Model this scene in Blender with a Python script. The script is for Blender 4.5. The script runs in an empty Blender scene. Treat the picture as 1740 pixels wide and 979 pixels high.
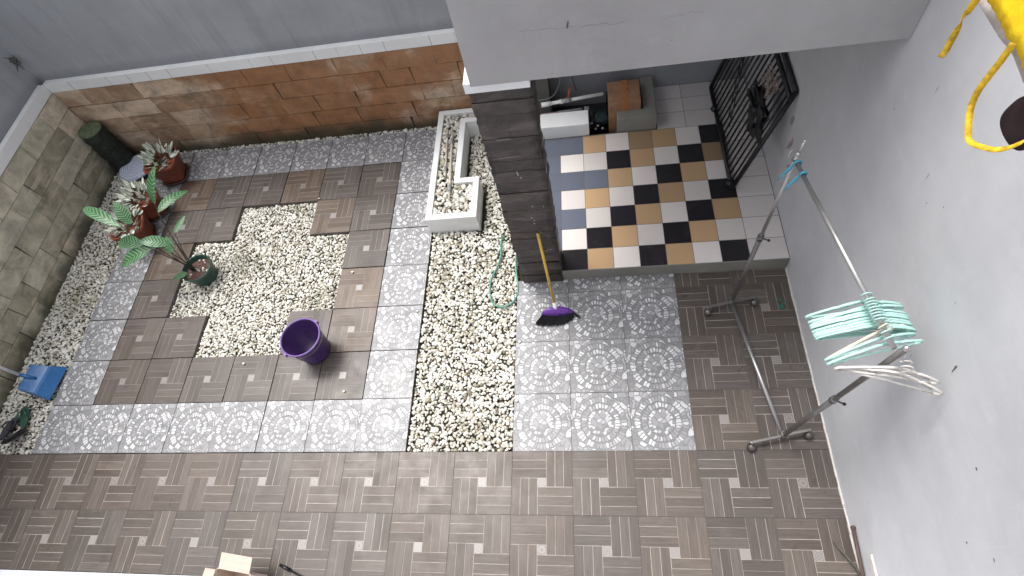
import bpy, bmesh, math, random
import numpy as np
from mathutils import Vector, Matrix, noise as mnoise

random.seed(7)
rng = np.random.default_rng(11)
sc = bpy.context.scene
col = sc.collection
PI = math.pi

# ------------------------------------------------------------------ camera, sky, sun, exposure
cam_d = bpy.data.cameras.new('camera')
cam = bpy.data.objects.new('camera', cam_d)
col.objects.link(cam)
cam_d.sensor_fit = 'HORIZONTAL'
cam_d.sensor_width = 36.0
cam_d.lens = 36.0 * 937.6686 / 1740.0
cam_d.clip_start = 0.05
cam_d.clip_end = 300
a_, b_, c_ = 0.310635571, 0.532837853, -0.322291708
Rm = Matrix.Rotation(a_, 3, 'Z') @ Matrix.Rotation(b_, 3, 'X') @ Matrix.Rotation(c_, 3, 'Z')
cam.matrix_world = Matrix.Translation((0.63352, -0.840062, 3.755665)) @ Rm.to_4x4()
sc.camera = cam

SUN_EL, SUN_AZ = 66.0, -48.0        # azimuth measured from +Y towards +X
world = bpy.data.worlds.new('World')
sc.world = world
world.use_nodes = True
wn = world.node_tree
wn.nodes.clear()
wo = wn.nodes.new('ShaderNodeOutputWorld')
bg = wn.nodes.new('ShaderNodeBackground')
sky = wn.nodes.new('ShaderNodeTexSky')
sky.sky_type = 'NISHITA'
sky.sun_disc = False
sky.sun_elevation = math.radians(SUN_EL)
sky.sun_rotation = math.radians(SUN_AZ)
sky.dust_density = 6.0
sky.air_density = 1.0
sky.ozone_density = 1.0
hs = wn.nodes.new('ShaderNodeHueSaturation')
hs.inputs['Saturation'].default_value = 0.22
wn.links.new(sky.outputs[0], hs.inputs['Color'])
wn.links.new(hs.outputs[0], bg.inputs[0])
bg.inputs[1].default_value = 0.145
wn.links.new(bg.outputs[0], wo.inputs[0])

sd = bpy.data.lights.new('sun', 'SUN')
sun = bpy.data.objects.new('sun', sd)
col.objects.link(sun)
sd.energy = 0.85
sd.angle = math.radians(18)
sd.color = (1.0, 0.96, 0.90)
az, el = math.radians(SUN_AZ), math.radians(SUN_EL)
sdir = Vector((math.sin(az) * math.cos(el), math.cos(az) * math.cos(el), math.sin(el)))
sun.rotation_euler = sdir.to_track_quat('Z', 'Y').to_euler()
sun.location = (0, 0, 8)

sc.view_settings.view_transform = 'Standard'
sc.view_settings.look = 'None'
sc.view_settings.gamma = 1.0
sc.view_settings.use_curve_mapping = False
sc.view_settings.exposure = 0.96

# ------------------------------------------------------------------ tags and object helpers
def tag(o, label=None, cat=None, group=None, kind=None):
    if label: o['label'] = label
    if cat: o['category'] = cat
    if group: o['group'] = group
    if kind: o['kind'] = kind
    return o

def empty(name, loc=(0, 0, 0), rz=0.0):
    o = bpy.data.objects.new(name, None)
    o.empty_display_size = 0.1
    o.location = loc
    o.rotation_euler = (0, 0, rz)
    col.objects.link(o)
    return o

def link(name, me, mat=None, parent=None, smooth=False):
    o = bpy.data.objects.new(name, me)
    if mat is not None:
        for m in (mat if isinstance(mat, (list, tuple)) else [mat]):
            me.materials.append(m)
    if smooth:
        me.polygons.foreach_set('use_smooth', [True] * len(me.polygons))
    col.objects.link(o)
    if parent is not None:
        o.parent = parent
    return o

class MB:
    """collects shapes; build() links them as one mesh object"""
    def __init__(self):
        self.v, self.f, self.uv, self.mi, self.sm, self.tint = [], [], [], [], [], []
    def face(self, idx, uv=None, mi=0, sm=False, tint=0.5):
        self.f.append(tuple(idx)); self.uv.append(uv or [(0, 0)] * len(idx))
        self.mi.append(mi); self.sm.append(sm); self.tint.append(tint)
    def quad(self, pts, uv=None, mi=0, tint=0.5):
        b = len(self.v); self.v += [tuple(p) for p in pts]
        self.face(range(b, b + len(pts)), uv, mi, False, tint)
    def box(self, x0, x1, y0, y1, z0, z1, mi=0, tint=0.5, jit=0.0):
        b = len(self.v)
        for z in (z0, z1):
            for x, y in ((x0, y0), (x1, y0), (x1, y1), (x0, y1)):
                self.v.append((x + random.uniform(-jit, jit), y + random.uniform(-jit, jit), z + random.uniform(-jit, jit)))
        for q in ((3, 2, 1, 0), (4, 5, 6, 7), (0, 1, 5, 4), (1, 2, 6, 5), (2, 3, 7, 6), (3, 0, 4, 7)):
            self.face([b + k for k in q], [(0, 0), (1, 0), (1, 1), (0, 1)], mi, False, tint)
    def obox(self, c, ax, ay, az_, mi=0, tint=0.5):
        """oriented box: centre and three half-axis vectors"""
        c, ax, ay, az_ = Vector(c), Vector(ax), Vector(ay), Vector(az_)
        b = len(self.v)
        for s in (-1, 1):
            for u, w in ((-1, -1), (1, -1), (1, 1), (-1, 1)):
                self.v.append(tuple(c + ax * u + ay * w + az_ * s))
        for q in ((3, 2, 1, 0), (4, 5, 6, 7), (0, 1, 5, 4), (1, 2, 6, 5), (2, 3, 7, 6), (3, 0, 4, 7)):
            self.face([b + k for k in q], [(0, 0), (1, 0), (1, 1), (0, 1)], mi, False, tint)
    def tube(self, pts, r, n=10, mi=0, closed=False, cap=True, flat=1.0, tint=0.5):
        pts = [Vector(p) for p in pts]
        rs = r if isinstance(r, (list, tuple)) else [r] * len(pts)
        m = len(pts); rings = []
        up = Vector((0, 0, 1))
        t0 = (pts[1] - pts[0]).normalized()
        if abs(t0.dot(up)) > 0.95: up = Vector((1, 0, 0))
        nrm = (up - t0 * up.dot(t0)).normalized()
        for i, p in enumerate(pts):
            if closed: t = (pts[(i + 1) % m] - pts[i - 1]).normalized()
            else: t = (pts[min(i + 1, m - 1)] - pts[max(i - 1, 0)]).normalized()
            nrm = (nrm - t * nrm.dot(t)).normalized()
            bi = t.cross(nrm)
            b = len(self.v); rings.append(b)
            for k in range(n):
                a = 2 * PI * k / n
                self.v.append(tuple(p + nrm * (math.cos(a) * rs[i]) + bi * (math.sin(a) * rs[i] * flat)))
        for i in range(m if closed else m - 1):
            A, B = rings[i], rings[(i + 1) % m]
            for k in range(n):
                k2 = (k + 1) % n
                self.face((A + k, A + k2, B + k2, B + k), [(k / n, i / m), ((k + 1) / n, i / m), ((k + 1) / n, (i + 1) / m), (k / n, (i + 1) / m)], mi, True, tint)
        if cap and not closed:
            self.face([rings[0] + k for k in range(n)][::-1], None, mi, False, tint)
            self.face([rings[-1] + k for k in range(n)], None, mi, False, tint)
    def lathe(self, c, prof, n=32, mi=0, sq=0.0, rot=0.0, tilt=None):
        """profile of (r, z); sq>0 squares the section"""
        c = Vector(c); rings = []
        M = tilt or Matrix.Identity(3)
        for r, z in prof:
            b = len(self.v); rings.append(b)
            for k in range(n):
                a = 2 * PI * k / n
                q = 1.0
                if sq: q = (abs(math.cos(a)) ** (2 + sq) + abs(math.sin(a)) ** (2 + sq)) ** (-1 / (2 + sq))
                self.v.append(tuple(c + M @ Vector((r * q * math.cos(a + rot), r * q * math.sin(a + rot), z))))
        for i in range(len(prof) - 1):
            A, B = rings[i], rings[i + 1]
            for k in range(n):
                k2 = (k + 1) % n
                self.face((A + k, A + k2, B + k2, B + k), [(k / n, prof[i][1]), ((k + 1) / n, prof[i][1]), ((k + 1) / n, prof[i + 1][1]), (k / n, prof[i + 1][1])], mi, True)
    def ball(self, c, r, n=12, m=8, sx=1, sy=1, sz=1, mi=0):
        prof = []
        b0 = len(self.v)
        for j in range(m + 1):
            a = -PI / 2 + PI * j / m
            prof.append((max(1e-4, r * math.cos(a)), r * math.sin(a)))
        self.lathe((0, 0, 0), prof, n, mi)
        for i in range(b0, len(self.v)):
            x, y, z = self.v[i]; self.v[i] = (c[0] + x * sx, c[1] + y * sy, c[2] + z * sz)
    def build(self, name, mat, parent=None, bevel=0.0, seg=2, smooth_angle=None):
        me = bpy.data.meshes.new(name)
        me.from_pydata(self.v, [], self.f)
        for m in (mat if isinstance(mat, (list, tuple)) else [mat]): me.materials.append(m)
        uvl = me.uv_layers.new(name='UVMap')
        flat = [c for u in self.uv for p in u for c in p]
        uvl.data.foreach_set('uv', flat)
        me.polygons.foreach_set('material_index', self.mi)
        me.polygons.foreach_set('use_smooth', self.sm)
        at = me.attributes.new('tint', 'FLOAT', 'FACE')
        at.data.foreach_set('value', self.tint)
        me.update()
        o = bpy.data.objects.new(name, me)
        col.objects.link(o)
        if parent is not None: o.parent = parent
        if bevel:
            bv = o.modifiers.new('bevel', 'BEVEL'); bv.width = bevel; bv.segments = seg; bv.limit_method = 'ANGLE'
        return o

# ------------------------------------------------------------------ node helpers
class NG:
    def __init__(self, name, rough=0.6, spec=0.5, metal=0.0):
        self.m = bpy.data.materials.new(name); self.m.use_nodes = True
        self.t = self.m.node_tree; self.t.nodes.clear()
        self.out = self.t.nodes.new('ShaderNodeOutputMaterial')
        self.p = self.t.nodes.new('ShaderNodeBsdfPrincipled')
        self.t.links.new(self.p.outputs[0], self.out.inputs[0])
        self.p.inputs['Roughness'].default_value = rough
        self.p.inputs['Specular IOR Level'].default_value = spec
        self.p.inputs['Metallic'].default_value = metal
        self._tc = None
    def n(self, ty, **kw):
        nd = self.t.nodes.new(ty)
        for k, v in kw.items():
            if hasattr(nd, k): setattr(nd, k, v)
            else: self.put(nd.inputs[k], v)
        return nd
    def put(self, sock, v):
        if isinstance(v, bpy.types.NodeSocket): self.t.links.new(v, sock)
        elif isinstance(v, (tuple, list)) and sock.type == 'RGBA': sock.default_value = (*v[:3], 1)
        else: sock.default_value = v
    def coord(self, kind='Object'):
        if self._tc is None: self._tc = self.t.nodes.new('ShaderNodeTexCoord')
        return self._tc.outputs[kind]
    def math(self, op, a, b=None, c=None, clamp=False):
        nd = self.t.nodes.new('ShaderNodeMath'); nd.operation = op; nd.use_clamp = clamp
        self.put(nd.inputs[0], a)
        if b is not None: self.put(nd.inputs[1], b)
        if c is not None: self.put(nd.inputs[2], c)
        return nd.outputs[0]
    def vmath(self, op, a, b=None):
        nd = self.t.nodes.new('ShaderNodeVectorMath'); nd.operation = op
        self.put(nd.inputs[0], a)
        if b is not None: self.put(nd.inputs[1], b)
        return nd.outputs[0]
    def scale(self, v, s, loc=(0, 0, 0), rot=(0, 0, 0)):
        nd = self.t.nodes.new('ShaderNodeMapping')
        self.t.links.new(v, nd.inputs[0])
        nd.inputs['Scale'].default_value = s if isinstance(s, tuple) else (s, s, s)
        nd.inputs['Location'].default_value = loc
        nd.inputs['Rotation'].default_value = rot
        return nd.outputs[0]
    def noise(self, v, s, detail=4, rough=0.55, dist=0.0, out='Fac'):
        nd = self.t.nodes.new('ShaderNodeTexNoise')
        self.t.links.new(v, nd.inputs['Vector'])
        nd.inputs['Scale'].default_value = s; nd.inputs['Detail'].default_value = detail
        nd.inputs['Roughness'].default_value = rough; nd.inputs['Distortion'].default_value = dist
        return nd.outputs[out]
    def ramp(self, fac, stops, interp='LINEAR'):
        nd = self.t.nodes.new('ShaderNodeValToRGB'); nd.color_ramp.interpolation = interp
        cr = nd.color_ramp
        while len(cr.elements) < len(stops): cr.elements.new(0.5)
        for e, (p, c) in zip(cr.elements, stops):
            e.position = p; e.color = (c, c, c, 1) if isinstance(c, (int, float)) else (*c[:3], 1)
        self.put(nd.inputs[0], fac)
        return nd.outputs[0]
    def step(self, v, lo, hi):
        nd = self.t.nodes.new('ShaderNodeMapRange'); nd.interpolation_type = 'SMOOTHSTEP'
        self.put(nd.inputs['Value'], v)
        nd.inputs['From Min'].default_value = lo; nd.inputs['From Max'].default_value = hi
        return nd.outputs[0]
    def remap(self, v, a, b, c, d):
        nd = self.t.nodes.new('ShaderNodeMapRange')
        self.put(nd.inputs['Value'], v)
        for k, x in zip(('From Min', 'From Max', 'To Min', 'To Max'), (a, b, c, d)): nd.inputs[k].default_value = x
        return nd.outputs[0]
    def mix(self, f, a, b, mode='MIX'):
        nd = self.t.nodes.new('ShaderNodeMixRGB'); nd.blend_type = mode
        self.put(nd.inputs[0], f); self.put(nd.inputs[1], a); self.put(nd.inputs[2], b)
        return nd.outputs[0]
    def island(self):
        return self.t.nodes.new('ShaderNodeNewGeometry').outputs['Random Per Island']
    def attr(self, name):
        nd = self.t.nodes.new('ShaderNodeAttribute'); nd.attribute_name = name
        return nd.outputs['Fac']
    def sep(self, v):
        nd = self.t.nodes.new('ShaderNodeSeparateXYZ'); self.put(nd.inputs[0], v)
        return nd.outputs
    def comb(self, x=0.0, y=0.0, z=0.0):
        nd = self.t.nodes.new('ShaderNodeCombineXYZ')
        for i, q in enumerate((x, y, z)): self.put(nd.inputs[i], q)
        return nd.outputs[0]
    def white(self, v, out='Value'):
        nd = self.t.nodes.new('ShaderNodeTexWhiteNoise'); nd.noise_dimensions = '3D'
        self.put(nd.inputs['Vector'], v)
        return nd.outputs[out]
    def color(self, c): self.put(self.p.inputs['Base Color'], c); return self
    def rough(self, r): self.put(self.p.inputs['Roughness'], r); return self
    def bump(self, h, strength=0.3, dist=0.01):
        nd = self.t.nodes.new('ShaderNodeBump')
        nd.inputs['Strength'].default_value = strength; nd.inputs['Distance'].default_value = dist
        self.put(nd.inputs['Height'], h)
        self.t.links.new(nd.outputs[0], self.p.inputs['Normal'])
        return self

def simple(name, c, rough=0.5, spec=0.5, metal=0.0, var=0.15, s=20.0, bump=0.0, dust=0.0):
    g = NG(name, rough, spec, metal)
    v = g.coord()
    n1 = g.noise(v, s, 4)
    lo = tuple(x * (1 - var) for x in c); hi = tuple(min(1, x * (1 + var)) for x in c)
    g.color(g.ramp(n1, [(0.3, lo), (0.7, hi)]))
    if dust:
        dn_ = g.step(g.noise(v, 12, 7, 0.75), 0.5, 0.75)
        g.color(g.mix(g.math('MULTIPLY', dn_, dust), g.ramp(n1, [(0.3, lo), (0.7, hi)]), (0.24, 0.22, 0.20)))
    g.rough(g.remap(g.noise(v, s * 2.3, 3), 0.3, 0.7, max(0.02, rough - 0.08), min(1, rough + 0.1)))
    if bump: g.bump(n1, bump, 0.004)
    return g.m

# ------------------------------------------------------------------ materials
def mat_plaster(name, base, streak=0.0, patch=0.12, dirt_low=None, rough=0.75, dirt_line=None):
    g = NG(name, rough, 0.25)
    v = g.coord()
    a = g.noise(v, 1.3, 5, 0.6)
    b = g.noise(v, 7.0, 6, 0.65)
    c = g.mix(g.remap(a, 0.35, 0.65, 0, 1), tuple(x * (1 - patch) for x in base), tuple(x * (1 + patch * 0.5) for x in base))
    c = g.mix(g.math('MULTIPLY', g.step(b, 0.52, 0.75), 0.22), c, tuple(x * 1.22 for x in base))
    c = g.mix(g.math('MULTIPLY', g.step(g.noise(v, 3.0, 8, 0.7, 0.5), 0.58, 0.72), 0.25), c, tuple(x * 0.72 for x in base))
    sc1 = g.noise(g.scale(v, (5.0, 5.0, 46.0), (2, 0, 1), (0.3, 0.1, 0.0)), 1.0, 3, 0.7, 0.6)
    c = g.mix(g.math('MULTIPLY', g.step(sc1, 0.68, 0.78), 0.14), c, tuple(min(1, x * 1.35) for x in base))
    tr = g.noise(g.scale(v, (1.1, 1.1, 2.6), (0, 4, 1), (0.6, 0.3, 0.0)), 2.0, 7, 0.75, 1.2)
    c = g.mix(1.0, c, g.ramp(tr, [(0.25, 0.95), (0.5, 1.0), (0.75, 1.03)]), 'MULTIPLY')
    if streak:
        st = g.noise(g.scale(v, (9.0, 9.0, 0.55)), 1.0, 6, 0.65, 0.4)
        st2 = g.noise(g.scale(v, (30.0, 30.0, 1.2), (3, 1, 0)), 1.0, 4, 0.6)
        c = g.mix(g.math('MULTIPLY', g.step(st, 0.5, 0.7), streak), c, tuple(x * 0.62 for x in base))
        c = g.mix(g.math('MULTIPLY', g.step(st2, 0.6, 0.72), streak * 0.8), c, tuple(min(1, x * 1.45) for x in base))
    if dirt_line:
        z = g.sep(v)[2]
        nn = g.noise(v, 14, 6, 0.7)
        zz = g.math('ADD', z, g.math('MULTIPLY', nn, -0.10))
        m = g.math('SUBTRACT', 1.0, g.step(zz, dirt_line - 0.075, dirt_line + 0.03))
        c = g.mix(g.math('MULTIPLY', m, 0.45), c, tuple(x * 0.45 for x in base))
    g.color(c)
    fine = g.noise(v, 90, 3, 0.6)
    und = g.noise(v, 2.2, 4, 0.5)
    g.bump(g.math('ADD', g.math('MULTIPLY', und, 4.0), g.math('MULTIPLY', fine, 0.35)), 0.35, 0.006)
    return g.m

M = {}
M['wall_right'] = mat_plaster('painted_wall_light', (0.56, 0.565, 0.59), 0.05, 0.10, rough=0.6)
M['wall_upper'] = mat_plaster('painted_wall_weathered', (0.36, 0.373, 0.402), 0.38, 0.12, dirt_line=1.0)
M['beam'] = mat_plaster('painted_beam', (0.385, 0.374, 0.378), 0.04, 0.10, rough=0.65)
M['nook_wall'] = mat_plaster('shade_toned_plaster', (0.24, 0.25, 0.265), 0.2, 0.2)  # base tone lowered to deepen the shade under the slab
M['white_paint'] = mat_plaster('white_paint', (0.82, 0.83, 0.84), 0.0, 0.06, rough=0.5)
M['planter'] = mat_plaster('planter_paint', (0.76, 0.77, 0.77), 0.05, 0.10, rough=0.55)
M['concrete'] = mat_plaster('raw_concrete', (0.24, 0.235, 0.21), 0.1, 0.25, rough=0.85)
M['dark_concrete'] = mat_plaster('dark_concrete', (0.12, 0.115, 0.11), 0.1, 0.25, rough=0.85)

def mat_plank():
    g = NG('wood_look_tile', 0.38, 0.5)
    uv = g.coord('UV'); isl = g.island(); tint = g.attr('tint')
    x, y, _ = g.sep(uv)
    vec = g.comb(g.math('MULTIPLY', x, 6.0), g.math('MULTIPLY', y, 95.0), g.math('MULTIPLY', isl, 57.0))
    gr = g.noise(vec, 1.0, 5, 0.7, 0.35)
    vec2 = g.comb(g.math('MULTIPLY', x, 14.0), g.math('MULTIPLY', y, 420.0), g.math('MULTIPLY', isl, 31.0))
    gr2 = g.noise(vec2, 1.0, 2, 0.6)
    base = g.ramp(isl, [(0.0, (0.072, 0.061, 0.055)), (0.35, (0.084, 0.072, 0.066)), (0.7, (0.094, 0.081, 0.075)), (1.0, (0.108, 0.094, 0.087))])
    brown = g.ramp(isl, [(0.0, (0.10, 0.066, 0.046)), (1.0, (0.17, 0.122, 0.088))])
    base = g.mix(g.math('SUBTRACT', g.math('MULTIPLY', tint, 2.0), 1.0, clamp=True), base, brown)
    grm = g.math('ADD', g.math('MULTIPLY', gr, 0.65), g.math('MULTIPLY', gr2, 0.35))
    c = g.mix(1.0, base, g.ramp(grm, [(0.30, 0.66), (0.5, 1.0), (0.72, 1.42)]), 'MULTIPLY')
    wp = g.coord()
    wet = g.step(g.noise(wp, 2.1, 5, 0.65), 0.5, 0.72)
    c = g.mix(g.math('MULTIPLY', wet, 0.16), c, (0.10, 0.075, 0.06))
    dust = g.step(g.noise(wp, 9.0, 6, 0.75), 0.56, 0.8)
    c = g.mix(g.math('MULTIPLY', dust, 0.25), c, (0.30, 0.28, 0.26))
    g.color(c)
    g.rough(g.remap(g.noise(wp, 5.0, 5, 0.6), 0.3, 0.7, 0.24, 0.5))
    g.bump(grm, 0.12, 0.002)
    return g.m
M['plank'] = mat_plank(); M['plank'].node_tree.nodes['Principled BSDF'].inputs['Specular IOR Level'].default_value = 0.27

def mat_insert():
    g = NG('printed_insert', 0.35)
    uv = g.coord('UV'); isl = g.island()
    p = g.vmath('SUBTRACT', uv, (0.5, 0.5, 0.0))
    px, py, _ = g.sep(p)
    r = g.math('SQRT', g.math('ADD', g.math('POWER', px, 2.0), g.math('POWER', py, 2.0)))
    k = g.math('ADD', 16.0, g.math('MULTIPLY', g.math('FLOOR', g.math('MULTIPLY', isl, 3.0)), 10.0))
    ringp = g.math('SINE', g.math('MULTIPLY', r, k))
    grid = g.math('MULTIPLY', g.math('SINE', g.math('MULTIPLY', px, 30.0)), g.math('SINE', g.math('MULTIPLY', py, 30.0)))
    sel = g.math('GREATER_THAN', isl, 0.55)
    pat = g.mix(sel, ringp, grid)
    c = g.mix(g.math('MULTIPLY', g.step(pat, 0.1, 0.5), 0.55), g.ramp(isl, [(0, (0.21, 0.185, 0.17)), (1, (0.27, 0.25, 0.245))]), (0.11, 0.10, 0.105))
    g.color(c)
    return g.m
M['insert'] = mat_insert()
M['grout_line'] = simple('pale_print_line', (0.36, 0.32, 0.29), 0.5, var=0.25, s=14)
M['slab_side'] = simple('slab_edge', (0.11, 0.10, 0.09), 0.85, var=0.3, s=25)
M['dark_grout'] = simple('dark_joint', (0.055, 0.05, 0.047), 0.9, var=0.3, s=12)

def mat_mosaic():
    g = NG('pebble_print_tile', 0.33, 0.5)
    uv = g.coord('UV')
    dis = g.noise(uv, 11.0, 3, 0.6, 0.0, 'Color')
    uvd = g.vmath('ADD', uv, g.vmath('MULTIPLY', g.vmath('SUBTRACT', dis, (0.5, 0.5, 0.5)), (0.075, 0.075, 0.0)))
    p = g.vmath('SUBTRACT', uvd, (0.5, 0.47, 0.0))
    px, py, _ = g.sep(p)
    r = g.math('SQRT', g.math('ADD', g.math('POWER', px, 2.0), g.math('POWER', py, 2.0)))
    th = g.math('DIVIDE', g.math('ARCTAN2', py, px), 2 * PI)
    w = 0.113
    rk = g.math('DIVIDE', r, w)
    k = g.math('FLOOR', rk); fr = g.math('FRACT', rk)
    n = g.math('ADD', g.math('MULTIPLY', g.math('FLOOR', g.math('MULTIPLY', g.math('ADD', k, 0.5), 13.0)), 1.0), 1.0)
    t = g.math('ADD', g.math('MULTIPLY', g.math('ADD', th, 0.5), n), g.math('MULTIPLY', k, 0.37))
    ct = g.math('FLOOR', t); ft = g.math('FRACT', t)
    rnd = g.white(g.comb(ct, k, 3.3))
    rnd2 = g.white(g.comb(ct, k, 9.1))
    wdt = g.math('ADD', 0.34, g.math('MULTIPLY', rnd2, 0.12))
    dt = g.math('SUBTRACT', wdt, g.math('ABSOLUTE', g.math('SUBTRACT', ft, 0.5)))
    dr = g.math('SUBTRACT', g.math('ADD', 0.34, g.math('MULTIPLY', rnd2, 0.12)), g.math('ABSOLUTE', g.math('SUBTRACT', fr, 0.5)))
    mask = g.math('MULTIPLY', g.step(dt, 0.0, 0.10), g.step(dr, 0.0, 0.10))
    chip = g.ramp(rnd, [(0.0, 0.20), (0.42, 0.29), (0.52, 0.44), (1.0, 0.66)])
    # corner fill beyond the outer ring
    vor = g.n('ShaderNodeTexVoronoi', feature='DISTANCE_TO_EDGE'); g.put(vor.inputs['Vector'], uvd); vor.inputs['Scale'].default_value = 9.5
    vcl = g.n('ShaderNodeTexVoronoi'); g.put(vcl.inputs['Vector'], uvd); vcl.inputs['Scale'].default_value = 9.5
    vr = g.white(vcl.outputs['Color'])
    vmask = g.step(vor.outputs['Distance'], 0.03, 0.08)
    vchip = g.ramp(vr, [(0.0, 0.18), (0.5, 0.30), (1.0, 0.58)])
    far = g.math('MAXIMUM', g.step(r, 0.452, 0.467), g.math('SUBTRACT', 1.0, g.step(r, 0.155, 0.175)))
    mk = g.mix(far, mask, vmask)
    ch = g.mix(far, chip, vchip)
    bgc = g.ramp(g.noise(uv, 40, 4), [(0.3, 0.135), (0.7, 0.22)])
    c = g.mix(mk, bgc, ch)
    sp = g.ramp(g.noise(uv, 45, 4, 0.7), [(0.3, 0.74), (0.7, 1.18)])
    c = g.mix(1.0, c, sp, 'MULTIPLY')
    c = g.mix(1.0, c, (0.97, 0.975, 1.02), 'MULTIPLY')
    wp = g.coord()
    dirt = g.step(g.noise(wp, 3.0, 6, 0.7), 0.52, 0.8)
    c = g.mix(g.math('MULTIPLY', dirt, 0.38), c, (0.24, 0.22, 0.20))
    g.color(c)
    g.rough(g.remap(g.noise(wp, 6, 4), 0.3, 0.7, 0.25, 0.5))
    g.bump(mk, 0.15, 0.002)
    return g.m
M['mosaic'] = mat_mosaic(); M['mosaic'].node_tree.nodes['Principled BSDF'].inputs['Specular IOR Level'].default_value = 0.35

def glaze(name, c, rough=0.10):
    g = NG(name, rough, 0.5)
    v = g.coord(); isl = g.island()
    cc = g.mix(1.0, c, g.ramp(isl, [(0, 0.88), (1, 1.1)]), 'MULTIPLY')
    cc = g.mix(g.math('MULTIPLY', g.step(g.noise(v, 5, 6, 0.7), 0.5, 0.8), 0.10), cc, (0.20, 0.17, 0.14))
    g.color(cc)
    g.rough(g.remap(g.noise(v, 7, 5, 0.6), 0.3, 0.7, rough, rough + 0.12))
    g.bump(g.noise(v, 3, 2), 0.05, 0.004)
    return g.m
M['t_black'] = glaze('glazed_black', (0.022, 0.020, 0.024))
M['t_tan'] = glaze('glazed_tan', (0.50, 0.335, 0.19))
M['t_white'] = glaze('glazed_white', (0.70, 0.655, 0.63))
M['t_slate_sheen'] = glaze('glazed_slate_sky_sheen', (0.13, 0.145, 0.19))  # slate glaze with the sky's blue reflection put into its colour
M['t_brown'] = glaze('glazed_brown', (0.34, 0.235, 0.145))
M['t_big'] = glaze('glazed_large_white', (0.66, 0.62, 0.61))

def mat_stone(name, cols, stain=None, moss=0.14, dark=0.0):
    g = NG(name, 0.62, 0.35)
    v = g.coord(); isl = g.island()
    c = g.ramp(isl, cols)
    n1 = g.noise(v, 5.0, 7, 0.65, 0.6)
    c = g.mix(1.0, c, g.ramp(n1, [(0.3, 0.60), (0.5, 1.0), (0.72, 1.45)]), 'MULTIPLY')
    streak = g.noise(g.scale(v, (3.0, 3.0, 14.0), (0, 0, 0), (0.5, 0.5, 0.2)), 1.0, 5, 0.6, 0.8)
    c = g.mix(g.math('MULTIPLY', g.step(streak, 0.52, 0.68), 0.45), c, tuple(x * 1.25 for x in cols[-1][1]))
    x, y, z = g.sep(v)
    if stain:
        sc_, lo, hi, (x0, x1) = stain
        big = g.noise(v, 1.5, 5, 0.6, 0.4)
        win = g.math('MULTIPLY', g.step(x, x0, x0 + 0.9), g.math('SUBTRACT', 1.0, g.step(x, x1 - 0.5, x1)))
        s = g.step(g.math('ADD', big, g.math('MULTIPLY', win, 0.26)), lo, hi)
        oc = g.ramp(g.noise(v, 8, 6, 0.7), [(0.3, tuple(q * 0.62 for q in sc_)), (0.55, sc_), (0.75, tuple(q * 1.25 for q in sc_))])
        c = g.mix(g.math('MULTIPLY', s, 0.85), c, oc)
    mo = g.noise(v, 4.5, 6, 0.7)
    zz = g.math('ADD', z, g.math('MULTIPLY', mo, -0.34))
    mm = g.math('SUBTRACT', 1.0, g.step(zz, moss - 0.30, moss - 0.08))
    c = g.mix(g.math('MULTIPLY', mm, 0.9), c, g.ramp(g.noise(v, 18, 4), [(0.3, (0.022, 0.022, 0.016)), (0.7, (0.06, 0.065, 0.04))]))
    dk = g.step(g.noise(v, 2.3, 7, 0.72, 0.3), 0.54, 0.7)
    c = g.mix(g.math('MULTIPLY', dk, 0.5), c, (0.075, 0.07, 0.05))
    fine = g.step(g.noise(v, 30, 5, 0.75), 0.58, 0.75)
    c = g.mix(g.math('MULTIPLY', fine, 0.4), c, (0.10, 0.085, 0.065))
    g.color(c)
    g.bump(g.math('ADD', g.noise(v, 9, 6, 0.6), g.math('MULTIPLY', g.noise(v, 60, 4), 0.3)), 0.5, 0.01)
    return g.m
M['stone_back'] = mat_stone('sandstone_rust', [(0.0, (0.32, 0.205, 0.13)), (0.3, (0.40, 0.28, 0.185)), (0.6, (0.48, 0.36, 0.26)), (1.0, (0.60, 0.47, 0.35))],
                            ((0.32, 0.138, 0.055), 0.58, 0.76, (-3.5, 0.3)), 0.12)
M['stone_left'] = mat_stone('sandstone_mossy', [(0.0, (0.33, 0.30, 0.225)), (0.35, (0.46, 0.43, 0.335)), (0.75, (0.58, 0.54, 0.44)), (1.0, (0.62, 0.52, 0.41))], None, 0.08)
M['stone_joint'] = simple('dark_mossy_joint', (0.04, 0.036, 0.026), 0.9, var=0.4, s=15)

def mat_pillar():
    g = NG('dark_slate_cladding', 0.5, 0.45)
    v = g.coord(); isl = g.island()
    c = g.ramp(isl, [(0, (0.050, 0.040, 0.038)), (0.5, (0.062, 0.050, 0.047)), (1, (0.078, 0.064, 0.059))])
    n1 = g.noise(g.scale(v, (4.5, 4.5, 11.0), (0, 0, 0), (0.0, 0.25, 0.0)), 1.0, 6, 0.65, 0.9)
    c = g.mix(1.0, c, g.ramp(n1, [(0.3, 0.45), (0.5, 1.0), (0.7, 1.9)]), 'MULTIPLY')
    ds = g.step(g.noise(v, 12, 7, 0.75), 0.56, 0.78)
    c = g.mix(g.math('MULTIPLY', ds, 0.35), c, (0.17, 0.15, 0.135))
    g.color(c)
    g.rough(g.remap(n1, 0.3, 0.7, 0.35, 0.65))
    g.bump(g.math('ADD', n1, g.math('MULTIPLY', g.noise(v, 40, 5), 0.25)), 0.75, 0.018)
    return g.m
M['pillar'] = mat_pillar()

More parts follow.
